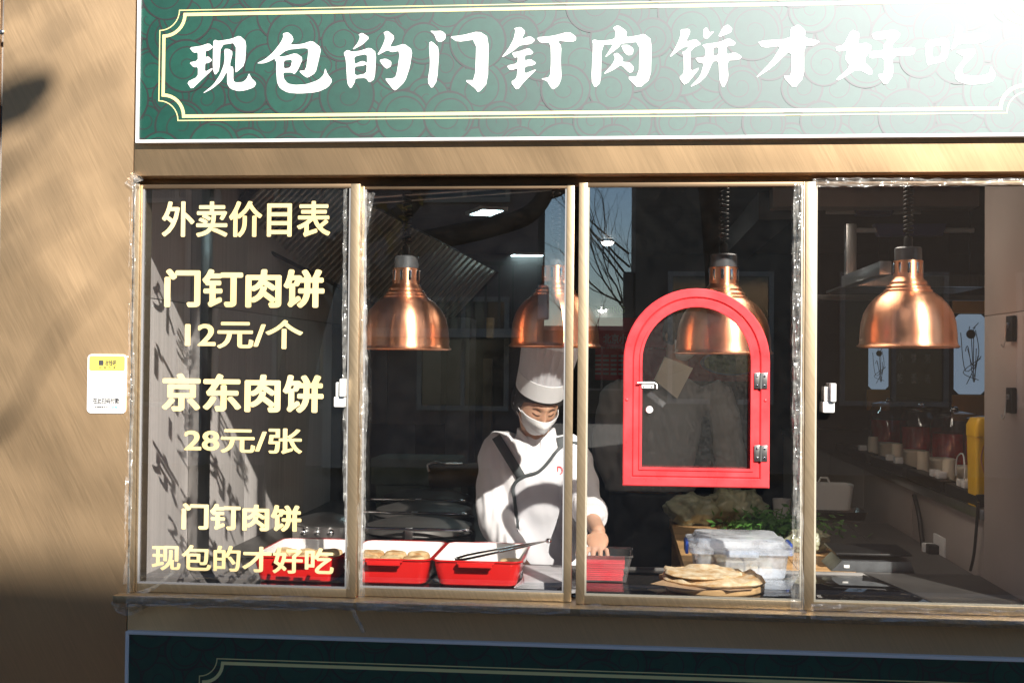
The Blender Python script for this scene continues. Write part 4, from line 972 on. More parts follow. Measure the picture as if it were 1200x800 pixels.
# hanging steel shelf frame, tubes and beams in the upper right
t = thing('hanging_shelf', 'dark steel shelf frame hanging from the ceiling behind the copper lamp', 'shelf', P(1070, 330, 1.2))
for (x0_, y0_, x1_, y1_, d) in ((990, 322, 1156, 336, 1.3), (992, 262, 1004, 326, 1.3), (957, 345, 1156, 352, 1.8)):
    a, b_ = P(x0_, y0_, d), P(x1_, y1_, d); MB().box(a.x, b_.x, d, d+.05, b_.z, a.z, .003).build('rail', 'steel' if y0_ != 345 else 'dark_steel', t)
a = P(992, 322, 1.3); b_ = P(955, 352, .75)
MB().box(a.x-.02, a.x+.02, .62, 1.295, a.z-.05, a.z-.005, .003).build('side_rail', 'steel', t)
MB().box(a.x, P(1156, 330, 1.3).x, 1.36, 1.76, a.z-.045, a.z-.035).build('shelf_plate', 'dark_steel', t, smooth=0)
for (x0_, y0_, x1_, y1_, d, lb, m_) in ((1025, 262, 1110, 276, 1.9, 'blue tube lamp under the ceiling behind the copper lamp', 'fluor_blue'), (1000, 243, 1050, 252, 2.3, 'smaller blue tube lamp deeper under the ceiling', 'fluor_blue')):
    a, b_ = P(x0_, y0_, d), P(x1_, y1_, d); mz = (a.z+b_.z)/2; t = thing('tube_lamp', lb, 'lamp', (a.x, d, mz))
    MB().prism([(a.x, a.z), (b_.x, a.z), (b_.x-.02, b_.z), (a.x+.02, b_.z)], d, d+.06).build('housing', m_, t)
    MB().tube([(a.x-.12, d+.03, mz), (b_.x+.12, d+.03, mz)], .011, 8).build('tube', 'paper', t)
    MB().tube([((a.x+b_.x)/2, d+.03, a.z), ((a.x+b_.x)/2, d+.03, CEIL)], .006, 8).build('rod', 'dark_steel', t)
struct(MB().box(P(955, 300, .8).x, ROOMX1+.4, 1.95, 2.09, CEIL-.09, CEIL-.001).build('ceiling_beam', 'wall_brown', smooth=0))
struct(MB().box(.62, .78, 2.1, ROOMD-.01, CEIL-.13, CEIL-.002).build('ceiling_duct', 'dark_steel', smooth=0))

# ------------------------------------------------------------------ lights under the ceiling
def ceil_light(label, px, py, w_, l_, m_='light_panel', rot=0):
    c = PZ(px, py, CEIL-.012); t = thing('ceiling_light', label, 'ceiling light', c)
    mx = Matrix.Translation((c.x, c.y, CEIL)) @ Matrix.Rotation(rot, 4, 'Z')
    MB().box(-w_, w_, -l_, l_, -.018, -.001, .002, mx=mx).build('frame', 'white_plastic', t)
    MB().box(-w_+.02, w_-.02, -l_+.02, l_-.02, -.0195, -.0182, mx=mx).build('diffuser', m_, t, smooth=0)
ceil_light('pale cyan light panel high above the masked cook', 603, 305, .13, .55, rot=R(16))
ceil_light('small cyan light panel near the top of the second pane', 570, 248, .075, .13, rot=R(24))
t = thing('ceiling_light', 'added fill light hidden behind the lintel, above the two right copper lamps', 'ceiling light', (.55, .55, CEIL))  # added lamp, out of view above the lintel, to brighten the right interior
MB().box(.35, .75, .20, .90, CEIL-.03, CEIL-.001, .002).build('frame', 'white_plastic', t)
MB().box(.37, .73, .22, .88, CEIL-.033, CEIL-.0305).build('diffuser', 'fill_warm', t, smooth=0)
for px, py, lb in ((712, 283, 'round ceiling spotlight seen in the strip of blue sky'), (706, 362, 'faint round spotlight above the red poster')):
    if py < 300: c = PZ(px, py, CEIL-.01)
    else: c = P(px, py, ROOMD-.05)
    t = thing('spotlight', lb, 'ceiling light', c)
    MB().lathe([(.001, 0), (.045, 0), (.055, .012), (.001, .013)], (c.x, c.y, c.z-.004), 24).build('rim', 'white_plastic', t)
    MB().ell((c.x, c.y, c.z-.008), (.035, .035, .02)).build('lens', 'light_spot', t)
    if py > 300: MB().tube([(c.x, c.y, c.z+.009), (c.x, c.y, CEIL)], .006, 6).build('rod', 'black', t)

# ------------------------------------------------------------------ range hood with slats (upper left)
hd = thing('range_hood', 'dark steel range hood with rows of slanted filter slats', 'hood', (-.9, 1.9, 1.95))
# sloping filter: front-top to back-bottom along the room depth, over x from the left wall to the middle
def hoodpt(u, v):                  # u along the foot of the sloping filter, v up the slope
    px = 262+u*255; py = 266+u*128; d = 1.15+u*2.3
    a_ = P(px, py, d); b__ = P(px+78-10*u, max(py-74, 178+60*u), d-.25)
    b__.z = min(b__.z, CEIL-.01); return a_+(b__-a_)*v
NS = 46
for k in range(NS):
    u0 = k/NS; u1 = (k+.42)/NS; p = [hoodpt(u0, 0), hoodpt(u1, 0), hoodpt(u1, 1), hoodpt(u0, 1)]; off = Vector((-.016, .022, .008))
    MB().add(p+[q+off for q in p], [(0, 1, 2, 3), (7, 6, 5, 4), (0, 4, 5, 1), (1, 5, 6, 2), (2, 6, 7, 3), (3, 7, 4, 0)]).build('slat', 'slat_steel', hd, smooth=0)
off = Vector((-.03, .055, .02)); NB = 12; vs = []
for k in range(NB+1):
    for vv in (-.04, 1.0):
        for mul in (1, 1.7): vs.append(hoodpt(-.02+1.04*k/NB, vv)+off*mul)
fs = []
for k in range(NB):
    o_ = 4*k; fs += [(o_, o_+4, o_+6, o_+2), (o_+1, o_+3, o_+7, o_+5), (o_, o_+1, o_+5, o_+4), (o_+2, o_+6, o_+7, o_+3)]
fs += [(0, 2, 3, 1), (4*NB, 4*NB+1, 4*NB+3, 4*NB+2)]
MB().add(vs, fs).build('hood_body', 'interior_dark', hd, smooth=0)
MB().tube([P(425, 232, 1.0), P(655, 216, 1.3)], .006, 8).build('front_rail', 'steel', hd)
MB().tube([P(425, 239, 1.0), P(655, 222, 1.3)], .004, 8).build('front_rail', 'steel', hd)
MB().tube([hoodpt(0, -.02), hoodpt(1, -.02)], .009, 8).build('drip_rail', 'black_matte', hd)

# back cabinets and papers
t = thing('steel_cabinet', 'dull grey cabinet hanging on the wall behind the griddles', 'cabinet', P(485, 500, 3.0))
a, b_ = P(455, 395, 3.0), P(516, 498, 3.0); MB().box(a.x, b_.x, 3.0, 3.4, b_.z, a.z, .004).build('door', 'cabinet', t)
a, b_ = P(424, 395, 3.0), P(453, 496, 3.0); MB().box(a.x, b_.x, 3.0, 3.4, b_.z, a.z, .004).build('door', 'cabinet', t)
a, b_ = P(523, 372, 3.2), P(548, 640, 3.2); MB_ = MB().box(a.x, b_.x, 3.2, 3.5, .005, a.z, .006)
tag(MB_.build('steel_column', 'dark_steel'), 'dark steel column behind the masked cook', 'column')
bw = thing('partition', 'grey brown partition behind the price lettering carrying two notices', 'partition', (-.95, 2.79, 0))
MB().box(ROOMX0+.002, P(430, 400, 2.8).x, 2.80, 2.86, .005, CEIL-.003).build('panel', 'cabinet', bw, smooth=0)
for (x0_, y0_, x1_, y1_, lb) in ((274, 400, 302, 424, 'small notice above the unit price lettering'), (374, 400, 391, 430, 'small notice pinned beside the bronze stile')):
    a, b_ = P(x0_, y0_, 2.795), P(x1_, y1_, 2.795); t = thing('wall_notice', lb, 'notice', (a.x, 2.79, b_.z))
    MB().box(a.x, b_.x, 2.792, 2.798, b_.z, a.z).build('sheet', 'paper', t, smooth=0)
    for k in range(3):
        zz = a.z-(a.z-b_.z)*(.25+.22*k); MB().box(a.x+.02, b_.x-.02, 2.789, 2.7915, zz-.008, zz+.008).build('printed_line', 'ink', t, smooth=0)
# red wall poster
t = thing('wall_poster', 'red wall poster with white characters and a bowl of green noodles', 'poster', P(790, 410, 4.3))
d = 4.3; a, b_ = P(698, 372, d), P(890, 447, d)
MB().box(a.x, b_.x, d, d+.02, b_.z, a.z).build('sheet', 'poster_red', t, smooth=0)
put_text('北京小吃', (707, 391, 744, 403), d-.002, 'poster_white', 'lettering', t, .02, .001)
put_text('traditional beijing snacks', (704, 405.5, 790, 410), d-.002, 'poster_white', 'lettering', t, .0, .001)
put_text('BEIJING', (700, 359, 732, 369), d-.002, 'noodle_green', 'lettering', t, .02, .001)
for k in range(5):
    for j in range(4): MB().box(P(701+j*9, 0, d).x, P(708+j*9, 0, d).x, d-.003, d-.001, P(700, 418+k*5.2, d).z, P(700, 415.6+k*5.2, d).z).build('printed_line', 'poster_white', t, smooth=0)
c = P(858, 425, d-.02); mxr = Matrix.Translation(c) @ Matrix.Rotation(R(90), 4, 'X')
def disc(r, y, m_, nm, sx=1., sz=.4, dz=0):
    n = 40; MB().prism([(c.x+r*sx*math.cos(2*math.pi*k/n), c.z+dz+r*sz*math.sin(2*math.pi*k/n)) for k in range(n)], y, y+.002).build(nm, m_, t, smooth=0)
disc(.20, d-.004, 'bowl_blue', 'printed_bowl'); disc(.175, d-.0065, 'noodle_green', 'printed_noodles')
# small far things
for (x0_, y0_, x1_, y1_, d, m_, nm, lb, cat) in ((570, 372, 578, 396, 3.4, 'wood', 'wooden_rack', 'small brown rack piece behind the lamp over the cook', 'rack'),
        (566, 420, 576, 470, 3.3, 'roll_brown', 'wooden_post', 'brown wooden post left of the cook\'s hat', 'post')):
    a, b_ = P(x0_, y0_, d), P(x1_, y1_, d); MB_ = MB().box(a.x, b_.x, d, d+.06, b_.z if nm != 'wooden_post' else .005, a.z, .005); tag(MB_.build(nm, m_), lb, cat)

# ------------------------------------------------------------------ griddles and what is behind them
wt = thing('cooking_bench', 'dark steel bench that carries the round griddles', 'bench', (-.75, 1.5, 0))
gz = .84
MB().box(ROOMX0+.004, -.47, .60, 2.6, gz-.04, gz, .004).build('bench_top', 'dark_steel', wt)
MB().box(ROOMX0+.01, -.50, .64, 2.55, .006, gz-.041).build('base', 'dark_steel', wt, smooth=0)
gl = ['nearest the trays', 'in the middle of the row', 'farthest from the trays']
for k, (pxc, d) in enumerate(((492, 1.02), (497, 1.50), (500, 1.98))):
    x = P(pxc, 600, d).x; t = thing('griddle', 'round black electric griddle with steel bar handle, '+gl[k], 'griddle', (x, d, gz), 'round black griddles')
    MB().lathe([(.001, 0), (.19, 0), (.205, .015), (.21, .07), (.205, .075), (.195, .072), (.19, .03), (.001, .028)], (x, d, gz+.001), 48).build('pan', 'black', t)
    MB().lathe([(.001, .08), (.20, .078), (.206, .084), (.195, .105), (.12, .125), (.001, .13)], (x, d, gz+.001), 48).build('lid', 'dark_steel', t)
    y = d-.225; zz = gz+.112-.004*k
    MB().tube(lim([(x-.21, d-.08, zz-.02), (x-.205, y+.04, zz), (x-.17, y, zz+.005), (x+.17, y, zz+.005), (x+.205, y+.04, zz), (x+.21, d-.08, zz-.02)], 6), .0065, 8).build('bar_handle', 'chrome', t, smooth=60)
    MB().box(x-.014, x+.014, y-.010, y+.012, zz-.03, zz+.012, .003).build('clip', 'steel', t)
    MB().box(x-.012, x+.012, y+.0125, d-.18, zz-.03, zz-.022, .002).build('clip_arm', 'steel', t)
c = P(340, 600, 1.3)
c = P(478, 540, 2.35); MB_ = MB().box(P(438, 540, 2.3).x, P(540, 540, 2.3).x, 2.2, 2.5, P(480, 569, 2.2).z, P(480, 537, 2.2).z, .02)
MB_.box(P(445, 540, 2.3).x, P(535, 540, 2.3).x, 2.22, 2.48, gz+.001, P(480, 569, 2.2).z-.001)
tag(MB_.build('insulated_box', 'towel'), 'long grey green covered box behind the griddles', 'box')
a, b_ = P(498, 562, 1.9), P(560, 562, 1.9)
MB_ = MB().tube([(a.x, 2.05, a.z+.0), (b_.x, 2.05, b_.z+.01)], .055, 20); tag(MB_.build('dough_roller', 'roll_brown', smooth=60), 'brown rolled mat lying behind the griddles beside the cook', 'roll')
c = P(510, 546, 1.95); t = MB().tube(lim([(c.x-.02, 1.9, c.z-.02), (c.x-.025, 1.9, c.z+.01), (c.x+.01, 1.9, c.z+.02), (c.x+.04, 1.95, c.z+.012), (c.x+.12, 1.98, c.z+.010)], 6), .006, 8)
tag(t.build('metal_handle', 'steel', smooth=60), 'small steel handle resting on the brown roll', 'handle')
c = P(377, 618, .95)
t = thing('steel_pot', 'low steel pot with knobbed lid behind the lettered tray', 'pot', (c.x, 1.0, gz))
MB().lathe([(.001, 0), (.11, 0), (.12, .01), (.12, .10), (.125, .105), (.11, .12), (.04, .14), (.001, .142)], (c.x, 1.0, gz+.001), 40).build('pot', 'steel', t)
for s in (-1, 0, 1): MB().ell((c.x+s*.05, .885, gz+.085), (.014, .014, .014)).build('knob', 'chrome', t)

# ------------------------------------------------------------------ people
def head_fn(th, ph, off=0, nose=True):
    """th: 0 = front (-y), positive to +x ; ph: 0 bottom .. pi top"""
    sx, sy, sz = .073, .092, .112
    s = math.sin(ph); z = -math.cos(ph)
    x = math.sin(th)*s; y = -math.cos(th)*s
    jaw = 1-.30*max(0, -z-.15)**1.1
    px_, py_, pz_ = x*sx*jaw, y*sy*(1-.10*max(0, -z-.3)), z*sz
    if y > 0: py_ *= 1.05; pz_ += .01*max(0, y)
    if y < 0 and nose:
        f = max(0, -y)
        py_ -= .024*f*math.exp(-((x*sx)/.011)**2)*math.exp(-((pz_+.028)/.020)**2)     # nose
        py_ -= .010*f*math.exp(-((x*sx)/.008)**2)*math.exp(-((pz_-.000)/.025)**2)
        for s_ in (-1, 1): py_ += .007*f*math.exp(-((x*sx-s_*.030)/.017)**2)*math.exp(-((pz_-.008)/.014)**2)   # sockets
        for s_ in (-1, 1): py_ -= .006*f*math.exp(-((x*sx-s_*.030)/.012)**2)*math.exp(-((pz_-.004)/.008)**2)   # lids
        py_ -= .005*f*math.exp(-((x*sx)/.05)**2)*math.exp(-((pz_-.030)/.010)**2)      # brow
        py_ -= .010*f*math.exp(-((x*sx)/.022)**2)*math.exp(-((pz_+.068)/.012)**2)     # mouth
        py_ -= .010*f*math.exp(-((x*sx)/.022)**2)*math.exp(-((pz_+.100)/.016)**2)     # chin
        for s_ in (-1, 1): py_ -= .006*f*math.exp(-((x*sx-s_*.042)/.018)**2)*math.exp(-((pz_+.025)/.02)**2)   # cheek
    v = Vector((px_, py_, pz_)); n = Vector((x/sx, y/sy, z/sz)).normalized()
    return v+n*off
def add_head(mb, mx):
    n, m_ = 64, 48; rs = []
    for i in range(m_+1):
        ph = .05+(math.pi-.1)*i/m_; rs.append([tuple(mx @ head_fn(2*math.pi*k/n-math.pi, ph)) for k in range(n)])
    mb.rings(rs, True)
    for s in (-1, 1): mb.ell((s*.074, .008, -.008), (.010, .020, .030), mx=mx, n=14, m=10)
def limb(mb, pts, rad, n=16, k=6):
    pts = lim(pts, k); m_ = len(pts); rr = []
    for i in range(m_):
        u = i/(m_-1)*(len(rad)-1); j = min(int(u), len(rad)-2); rr.append(rad[j]*(1-(u-j))+rad[j+1]*(u-j))
    mb.tube(pts, rr, n); mb.ell(pts[0], (rr[0],)*3, n=14, m=8); mb.ell(pts[-1], (rr[-1],)*3, n=14, m=8)
def torso(mb, rings_, n=36):
    rs = []
    for (c, rx, ry, tilt) in rings_:
        rs.append([(c[0]+rx*math.copysign(abs(math.cos(a))**.85, math.cos(a)), c[1]+ry*math.copysign(abs(math.sin(a))**.9, math.sin(a)), c[2]+tilt*rx*math.cos(a)) for a in (2*math.pi*k/n for k in range(n))])
    mb.rings(rs, True)
def hand(mb, wrist, dirv, palm_n, side, curl=.5):
    """palm ellipsoid and five bent fingers; palm_n = direction the palm faces, side = direction of the thumb"""
    d = dirv.normalized(); s = side.normalized(); nn = palm_n.normalized()
    rot = Matrix((s, d, nn)).transposed().to_4x4(); mx = Matrix.Translation(wrist+d*.045) @ rot
    mb.ell((0, 0, 0), (.037, .048, .014), mx=mx, n=18, m=10)
    for k, (off, ln_, r) in enumerate(((.033, .070, .0080), (.0115, .078, .0084), (-.0105, .072, .0080), (-.031, .056, .0070))):
        b0 = Vector((off, .040, 0)); p1 = b0+Vector((off*.15, ln_*.45, ln_*.12*curl)); p2 = p1+Vector((0, ln_*.33, ln_*.35*curl)); p3 = p2+Vector((0, ln_*.18, ln_*.40*curl))
        pts = [mx @ q for q in (b0, p1, p2, p3)]; limb(mb, pts, [r*1.08, r, r*.92, r*.75], 10, 3)
    b0 = Vector((.030, -.018, .004)); p1 = Vector((.052, .008, .014)); p2 = Vector((.060, .034, .022))
    limb(mb, [mx @ q for q in (b0, p1, p2)], [.012, .010, .008], 10, 3)

# --- the masked cook
HC = P(630, 470, .90); HM = Matrix.Translation(HC) @ Matrix.Rotation(R(22), 4, 'Z') @ Matrix.Rotation(R(33), 4, 'X') @ Matrix.Rotation(R(3), 4, 'Y')
neck = P(628, 522, .97); chest = P(628, 560, 1.0); hip = Vector((chest.x+.01, 1.06, .88))
sL, sR = P(583, 528, .99), P(674, 530, .99)
eL, wL = P(581, 602, .93), P(603, 650, .70)
eR, wR = P(686, 590, .84), P(701, 622, .60)
ck = thing('person', 'cook in white jacket, tall white hat and face mask, looking down over the tubs', 'person', (hip.x, hip.y, 0))
mb = MB(); add_head(mb, HM)
limb(mb, [HM @ Vector((0, .02, -.06)), neck+Vector((0, .01, .02)), chest+Vector((0, .01, .03))], [.052, .053, .06])
TR = [((hip.x, hip.y, .84), .150, .105, 0), ((hip.x, hip.y-.01, .95), .140, .10, 0), ((chest.x, chest.y+.01, 1.06), .145, .10, 0), ((chest.x, chest.y, 1.15), .150, .10, 0), ((neck.x, neck.y+.02, 1.215), .135, .085, 0), ((neck.x, neck.y+.015, 1.265), .07, .06, 0)]
torso(mb, TR)
for S, E_, W_ in ((sL, eL, wL), (sR, eR, wR)):
    limb(mb, [S, E_, W_], [.042, .036, .024])
hand(mb, wR, Vector((-.02, -.80, -.60)), Vector((0, .60, -.80)), Vector((-1, 0, 0)), 1.0)
hand(mb, wL, Vector((.1, -.75, -.45)), Vector((0, .45, -.85)), Vector((1, .1, 0)), .7)
for s in (-1, 1):
    limb(mb, [(hip.x+s*.085, hip.y, .86), (hip.x+s*.09, hip.y-.01, .46), (hip.x+s*.09, hip.y+.01, .07)], [.075, .052, .038])
    mb.ell((hip.x+s*.09, hip.y-.05, .035), (.042, .12, .032))
me = blob(mb, .0031, 2); me.materials.append(M['skin']); link('body', me, ck)
# jacket
def folds(c):
    a = noise.noise(Vector((c.x*7, c.y*5, c.z*16)))*.010; b_ = noise.noise(Vector((c.x*22+5, c.y*14, c.z*9+c.x*30)))*.008
    return a+b_
mb = MB()
JR = [((hip.x, hip.y, .74), .205, .145, 0), ((hip.x, hip.y-.0, .88), .185, .13, 0), ((hip.x, hip.y-.01, .96), .170, .125, 0), ((chest.x, chest.y+.01, 1.06), .172, .122, 0), ((chest.x, chest.y, 1.15), .178, .118, 0),
      ((neck.x, neck.y+.02, 1.215), .168, .10, 0), ((neck.x, neck.y+.018, 1.258), .115, .082, 0), ((neck.x, neck.y+.012, 1.285), .066, .062, 0)]
torso(mb, JR)
limb(mb, [sL+Vector((.03, 0, .0)), sL+Vector((0, 0, -.03)), eL, wL+(eL-wL)*.12], [.070, .075, .072, .066, .052], 20)
cuffR = wR+(eR-wR)*.62
limb(mb, [sR+Vector((-.03, 0, .0)), sR+Vector((0, 0, -.03)), eR, cuffR], [.068, .068, .062, .054], 20)
me = blob(mb, .006, 8, folds); me.materials.append(M['jacket']); jk = link('jacket', me, ck); JB = bvh(me)
limb_ = MB(); limb_.tube([cuffR+(wR-eR).normalized()*(-.005), cuffR+(wR-eR).normalized()*.038], [.058, .054], 24); limb_.build('cuff', 'jacket', jk, smooth=60)
mb = MB()
for s in (-1, 1): limb(mb, [(hip.x+s*.085, hip.y, .80), (hip.x+s*.095, hip.y-.01, .46), (hip.x+s*.095, hip.y+.01, .11)], [.10, .08, .07])
me = blob(mb, .009, 5); me.materials.append(M['trouser']); link('trousers', me, ck)
for s in (-1, 1): MB().ell((hip.x+s*.09, hip.y-.055, .045), (.052, .138, .043)).build('shoe', 'black', ck)
def cast(px, py, off=.008, tree=None):
    v = ray(px, py).normalized(); h = (tree or JB).ray_cast(CAMLOC, v)
    return (h[0]-v*off) if h[0] else None
# collar and dark undershirt
def neckring(r0, r1, z0, z1, m_, nm, a0=0, a1=360, front=.02, th=.0):
    vs = []; n = 30; m__ = MB(); rs = []
    for i, (r, z_) in enumerate(((r0, z0), (r1, z1), (r1-.006, z1), (r0-.006, z0))):
        rs.append([(neck.x+r*math.cos(R(a0+(a1-a0)*k/n)), neck.y+.012+r*.92*math.sin(R(a0+(a1-a0)*k/n))-front*(1 if i in (0, 3) else .6)*max(0, -math.sin(R(a0+(a1-a0)*k/n))), z_-.045*max(0, -math.sin(R(a0+(a1-a0)*k/n)))**3) for k in range(n+1)])
    fs = []; N = n+1; vs = [p for r in rs for p in r]
    for i in range(4):
        for k in range(n): a_, b__ = i*N+k, ((i+1) % 4)*N+k; fs.append((a_, a_+1, b__+1, b__))
    return m__.add(vs, fs).build(nm, m_, jk, smooth=50)
neckring(.064, .057, 1.262, 1.305, 'undershirt', 'undershirt', 0, 360, .012)
neckring(.080, .069, 1.262, 1.312, 'jacket', 'collar', -72, 252, .016)
# apron
edge = [(601, 573), (605, 564), (616.5, 557), (630, 553), (641, 543), (652.5, 528), (661.5, 521), (676, 519), (684, 528)]
def topy(px):
    for (a, b1), (c_, d1) in zip(edge[:-1], edge[1:]):
        if a <= px <= c_: return b1+(d1-b1)*(px-a)/(c_-a)
    return edge[0][1] if px < edge[0][0] else edge[-1][1]
m = MB(); nu, nv = 30, 36; last = None; G_ = []
for j in range(nv+1):
    row = []
    for i in range(nu+1):
        u, v = i/nu, j/nv; lx = 601+(v**.8)*16; px = lx+(687-lx)*u; ty = topy(601+(684-601)*u); py = ty+(735-ty)*v
        p = cast(px, py, .010)
        if p is None or p.y > 1.1 or p.y < .78: p = P(px, py, row[-1].y if row else (.88))
        row.append(p)
    G_.append(row)
for _ in range(2):
    for j in range(1, nv):
        for i in range(1, nu): G_[j][i].y = min(G_[j][i].y, (G_[j-1][i].y+G_[j+1][i].y+G_[j][i-1].y+G_[j][i+1].y)/4)
m.grid(lambda u, v: tuple(G_[round(v*nv)][round(u*nu)]), nu, nv)
ap = m.build('apron', 'apron', ck, smooth=70, fix=False)
md = ap.modifiers.new('thick', 'SOLIDIFY'); md.thickness = .003; md.offset = 1
pts = [cast(*e, .013) or P(*e, .85) for e in edge]; left = [G_[j][0]+Vector((0, -.004, 0)) for j in range(0, 20, 2)][::-1]
m = MB().tube(lim(left[:-1]+pts, 3), .0062, 8, flat=1); m.build('trim', 'trim_grey', ap, smooth=60)
def strap(a, b_, nm='strap', wpx=5.5, n=14):
    m = MB(); L_ = []; Rr = []
    for k in range(n+1):
        t_ = k/n; px = a[0]+(b_[0]-a[0])*t_; py = a[1]+(b_[1]-a[1])*t_
        dx, dy = b_[0]-a[0], b_[1]-a[1]; l_ = math.hypot(dx, dy); nx, ny = -dy/l_*wpx, dx/l_*wpx
        p1, p2 = cast(px+nx, py+ny, .007), cast(px-nx, py-ny, .007)
        if p1 and p2 and abs(p1.y-p2.y) < .06: L_.append(p1); Rr.append(p2)
    vs = [q for pr in zip(L_, Rr) for q in pr]; m.add(vs, [(2*k, 2*k+1, 2*k+3, 2*k+2) for k in range(len(L_)-1)])
    o = m.build(nm, 'trim_grey', ck, smooth=60, fix=False); md = o.modifiers.new('thick', 'SOLIDIFY'); md.thickness = .0025; md.offset = 0
strap((573, 498), (612, 561)); strap((652, 492), (659, 523), wpx=5)
me = text_mesh('DE', .0, .5); bb = bbox(me)
def apron_y(px, py):
    best = min(((g.x-P(px, py, .88).x)**2+(g.z-P(px, py, .88).z)**2, g.y) for r_ in G_ for g in r_); return best[1]
dy = apron_y(657, 551)-.004
warp(me, lambda c: (lambda q: Vector((q.x, q.y-(c.z)*.001, q.z)))(P(653+(c.x-bb[0])/(bb[1]-bb[0])*12, 556-(c.y-bb[2])/(bb[3]-bb[2])*10, dy)))
me.materials.clear(); me.materials.append(M['red_paint']); link('lettering', me, ap)
# face details: brows, eyes, mask, hair, hat
def arc_on_head(pts, off, r, m_, nm, par, n=6, flat=.6, smooth=60):
    P_ = [HM @ head_fn(th, ph, off) for th, ph in pts]; return MB().tube(lim(P_, 4), r, n, flat=flat).build(nm, m_, par, smooth=smooth)
for s in (-1, 1):
    arc_on_head([(s*.20, 1.70), (s*.40, 1.76), (s*.62, 1.70)], .0005, [.0010]+[.0020]*7+[.0008], 'hair', 'eyebrow', ck)
    arc_on_head([(s*.22, 1.575), (s*.40, 1.555), (s*.58, 1.60)], .0012, [.0008]+[.0018]*7+[.0008], 'hair', 'eyelashes', ck)
m = MB(); NU, NV = 36, 24
def mask_pt(u, v):
    th = (u-.5)*2*1.12; ph = .46+v*1.02; e = 1-abs(2*u-1)**3
    p = head_fn(th, ph, .005+.010*e, False)
    bulge = math.exp(-((u-.5)/.16)**2)*math.exp(-((v-.66)/.3)**2)
    p.y -= .020*bulge+.004*math.exp(-((u-.5)/.3)**2); p += Vector((0, -.0016*math.sin(v*24), 0))*e
    return tuple(HM @ p)
m.grid(mask_pt, NU, NV); o = m.build('face_mask', 'mask', ck, smooth=80, fix=False); md = o.modifiers.new('t', 'SOLIDIFY'); md.thickness = .0015
for s in (-1, 1):
    for v_ in (1.42, .62): MB().tube(lim([HM @ head_fn(s*1.08, v_, .007), HM @ head_fn(s*1.35, (v_+1.5)/2, .006), HM @ Vector((s*.083, .018, .010 if v_ > 1 else -.022))], 4), .0015, 6).build('ear_loop', 'mask', o)
m = MB(); n, m_ = 48, 22; rs = []
for i in range(m_+1):
    ph = .95+(math.pi-.05-.95)*i/m_
    ring = []
    for k in range(n):
        th = 2*math.pi*k/n-math.pi; lo = 1.98 if abs(th) < .9 else (1.98-(min(abs(th), 1.5)-.9)/.6*.55 if abs(th) < 1.5 else .95)
        ring.append(tuple(HM @ head_fn(th, max(ph, lo), .012+.004*noise.noise(Vector((th*3, ph*3, 1))), False)))
    rs.append(ring)
m.rings(rs, True); m.ell((0, .115, -.05), (.042, .034, .042), mx=HM); m.ell((-.066, .035, -.012), (.020, .040, .052), mx=HM); m.ell((.066, .035, -.012), (.020, .040, .052), mx=HM); m.build('hair', 'hair', ck, smooth=80)
# hat: upright band and tall pleated top
ht = thing('chef_hat', 'tall white paper hat with plain band on the masked cook', 'hat', HC)
HB = HM @ Matrix.Translation((0, .006, .048)) @ Matrix.Rotation(R(-4), 4, 'X')
m = MB(); n = 72
rs = []
for (r, z_) in ((.089, 0), (.0905, .001), (.0935, .068), (.092, .069), (.0885, .004)):
    rs.append([tuple(HB @ Vector((r*.98*math.cos(2*math.pi*k/n), r*1.12*math.sin(2*math.pi*k/n), z_))) for k in range(n)])
m.rings(rs, False, closed=True).build('band', 'mask', ht, smooth=40)
rs = []
for (r, z_, am) in ((.090, .060, .0008), (.091, .075, .0015), (.095, .13, .003), (.100, .20, .0035), (.098, .215, .003), (.07, .225, .002), (.01, .226, 0)):
    rs.append([tuple(HB @ Vector(((r+am*math.cos(k*math.pi*2/3*2))*math.cos(2*math.pi*k/n), 1.12*(r+am*math.cos(k*math.pi*2/3*2))*math.sin(2*math.pi*k/n), z_))) for k in range(n)])
MB().rings(rs, False).build('pleated_top', 'apron', ht, smooth=50)

# --- the second cook further back in the shade
D2 = 2.05
C2 = P(762, 520, D2); hx2 = C2.x; zs = P(762, 462, D2).z
p2 = thing('person', 'second cook in white jacket, toned grey as shade, behind the red hatch, head hidden by a lamp', 'person', (hx2, D2, 0))
hc = P(800, 392, D2-.02); H2 = Matrix.Translation(hc) @ Matrix.Rotation(R(35), 4, 'Z') @ Matrix.Rotation(R(14), 4, 'X')
mb = MB(); add_head(mb, H2); nk = Vector(P(792, 440, D2+.02))
limb(mb, [H2 @ Vector((0, .02, -.06)), nk, nk+Vector((-.02, .01, -.12))], [.052, .054, .06])
torso(mb, [((hx2, D2+.02, .84), .16, .11, 0), ((hx2+.02, D2+.02, 1.05), .155, .105, 0), ((hx2+.05, D2+.02, 1.3), .16, .10, 0), ((nk.x-.01, D2+.02, zs), .14, .085, 0), ((nk.x, D2+.02, zs+.06), .06, .055, 0)])
sA, eA, wA = P(722, 468, D2), P(712, 535, D2+.02), P(742, 588, D2+.10)
sB, eB, wB = P(842, 468, D2), P(856, 535, D2+.02), P(846, 610, D2+.04)
limb(mb, [sA, eA, wA], [.045, .038, .026]); limb(mb, [sB, eB, wB], [.045, .038, .026])
hand(mb, wA, Vector((.05, -.1, -1)), Vector((1, 0, 0)), Vector((0, -1, 0)), .6); hand(mb, wB, Vector((-.05, -.1, -1)), Vector((-1, 0, 0)), Vector((0, -1, 0)), .6)
for s in (-1, 1):
    limb(mb, [(hx2+s*.09, D2+.02, .86), (hx2+s*.095, D2, .46), (hx2+s*.095, D2+.02, .07)], [.08, .055, .04]); mb.ell((hx2+s*.095, D2-.04, .035), (.042, .12, .032))
me = blob(mb, .006, 3); me.materials.append(M['skin']); link('body', me, p2)
mb = MB()
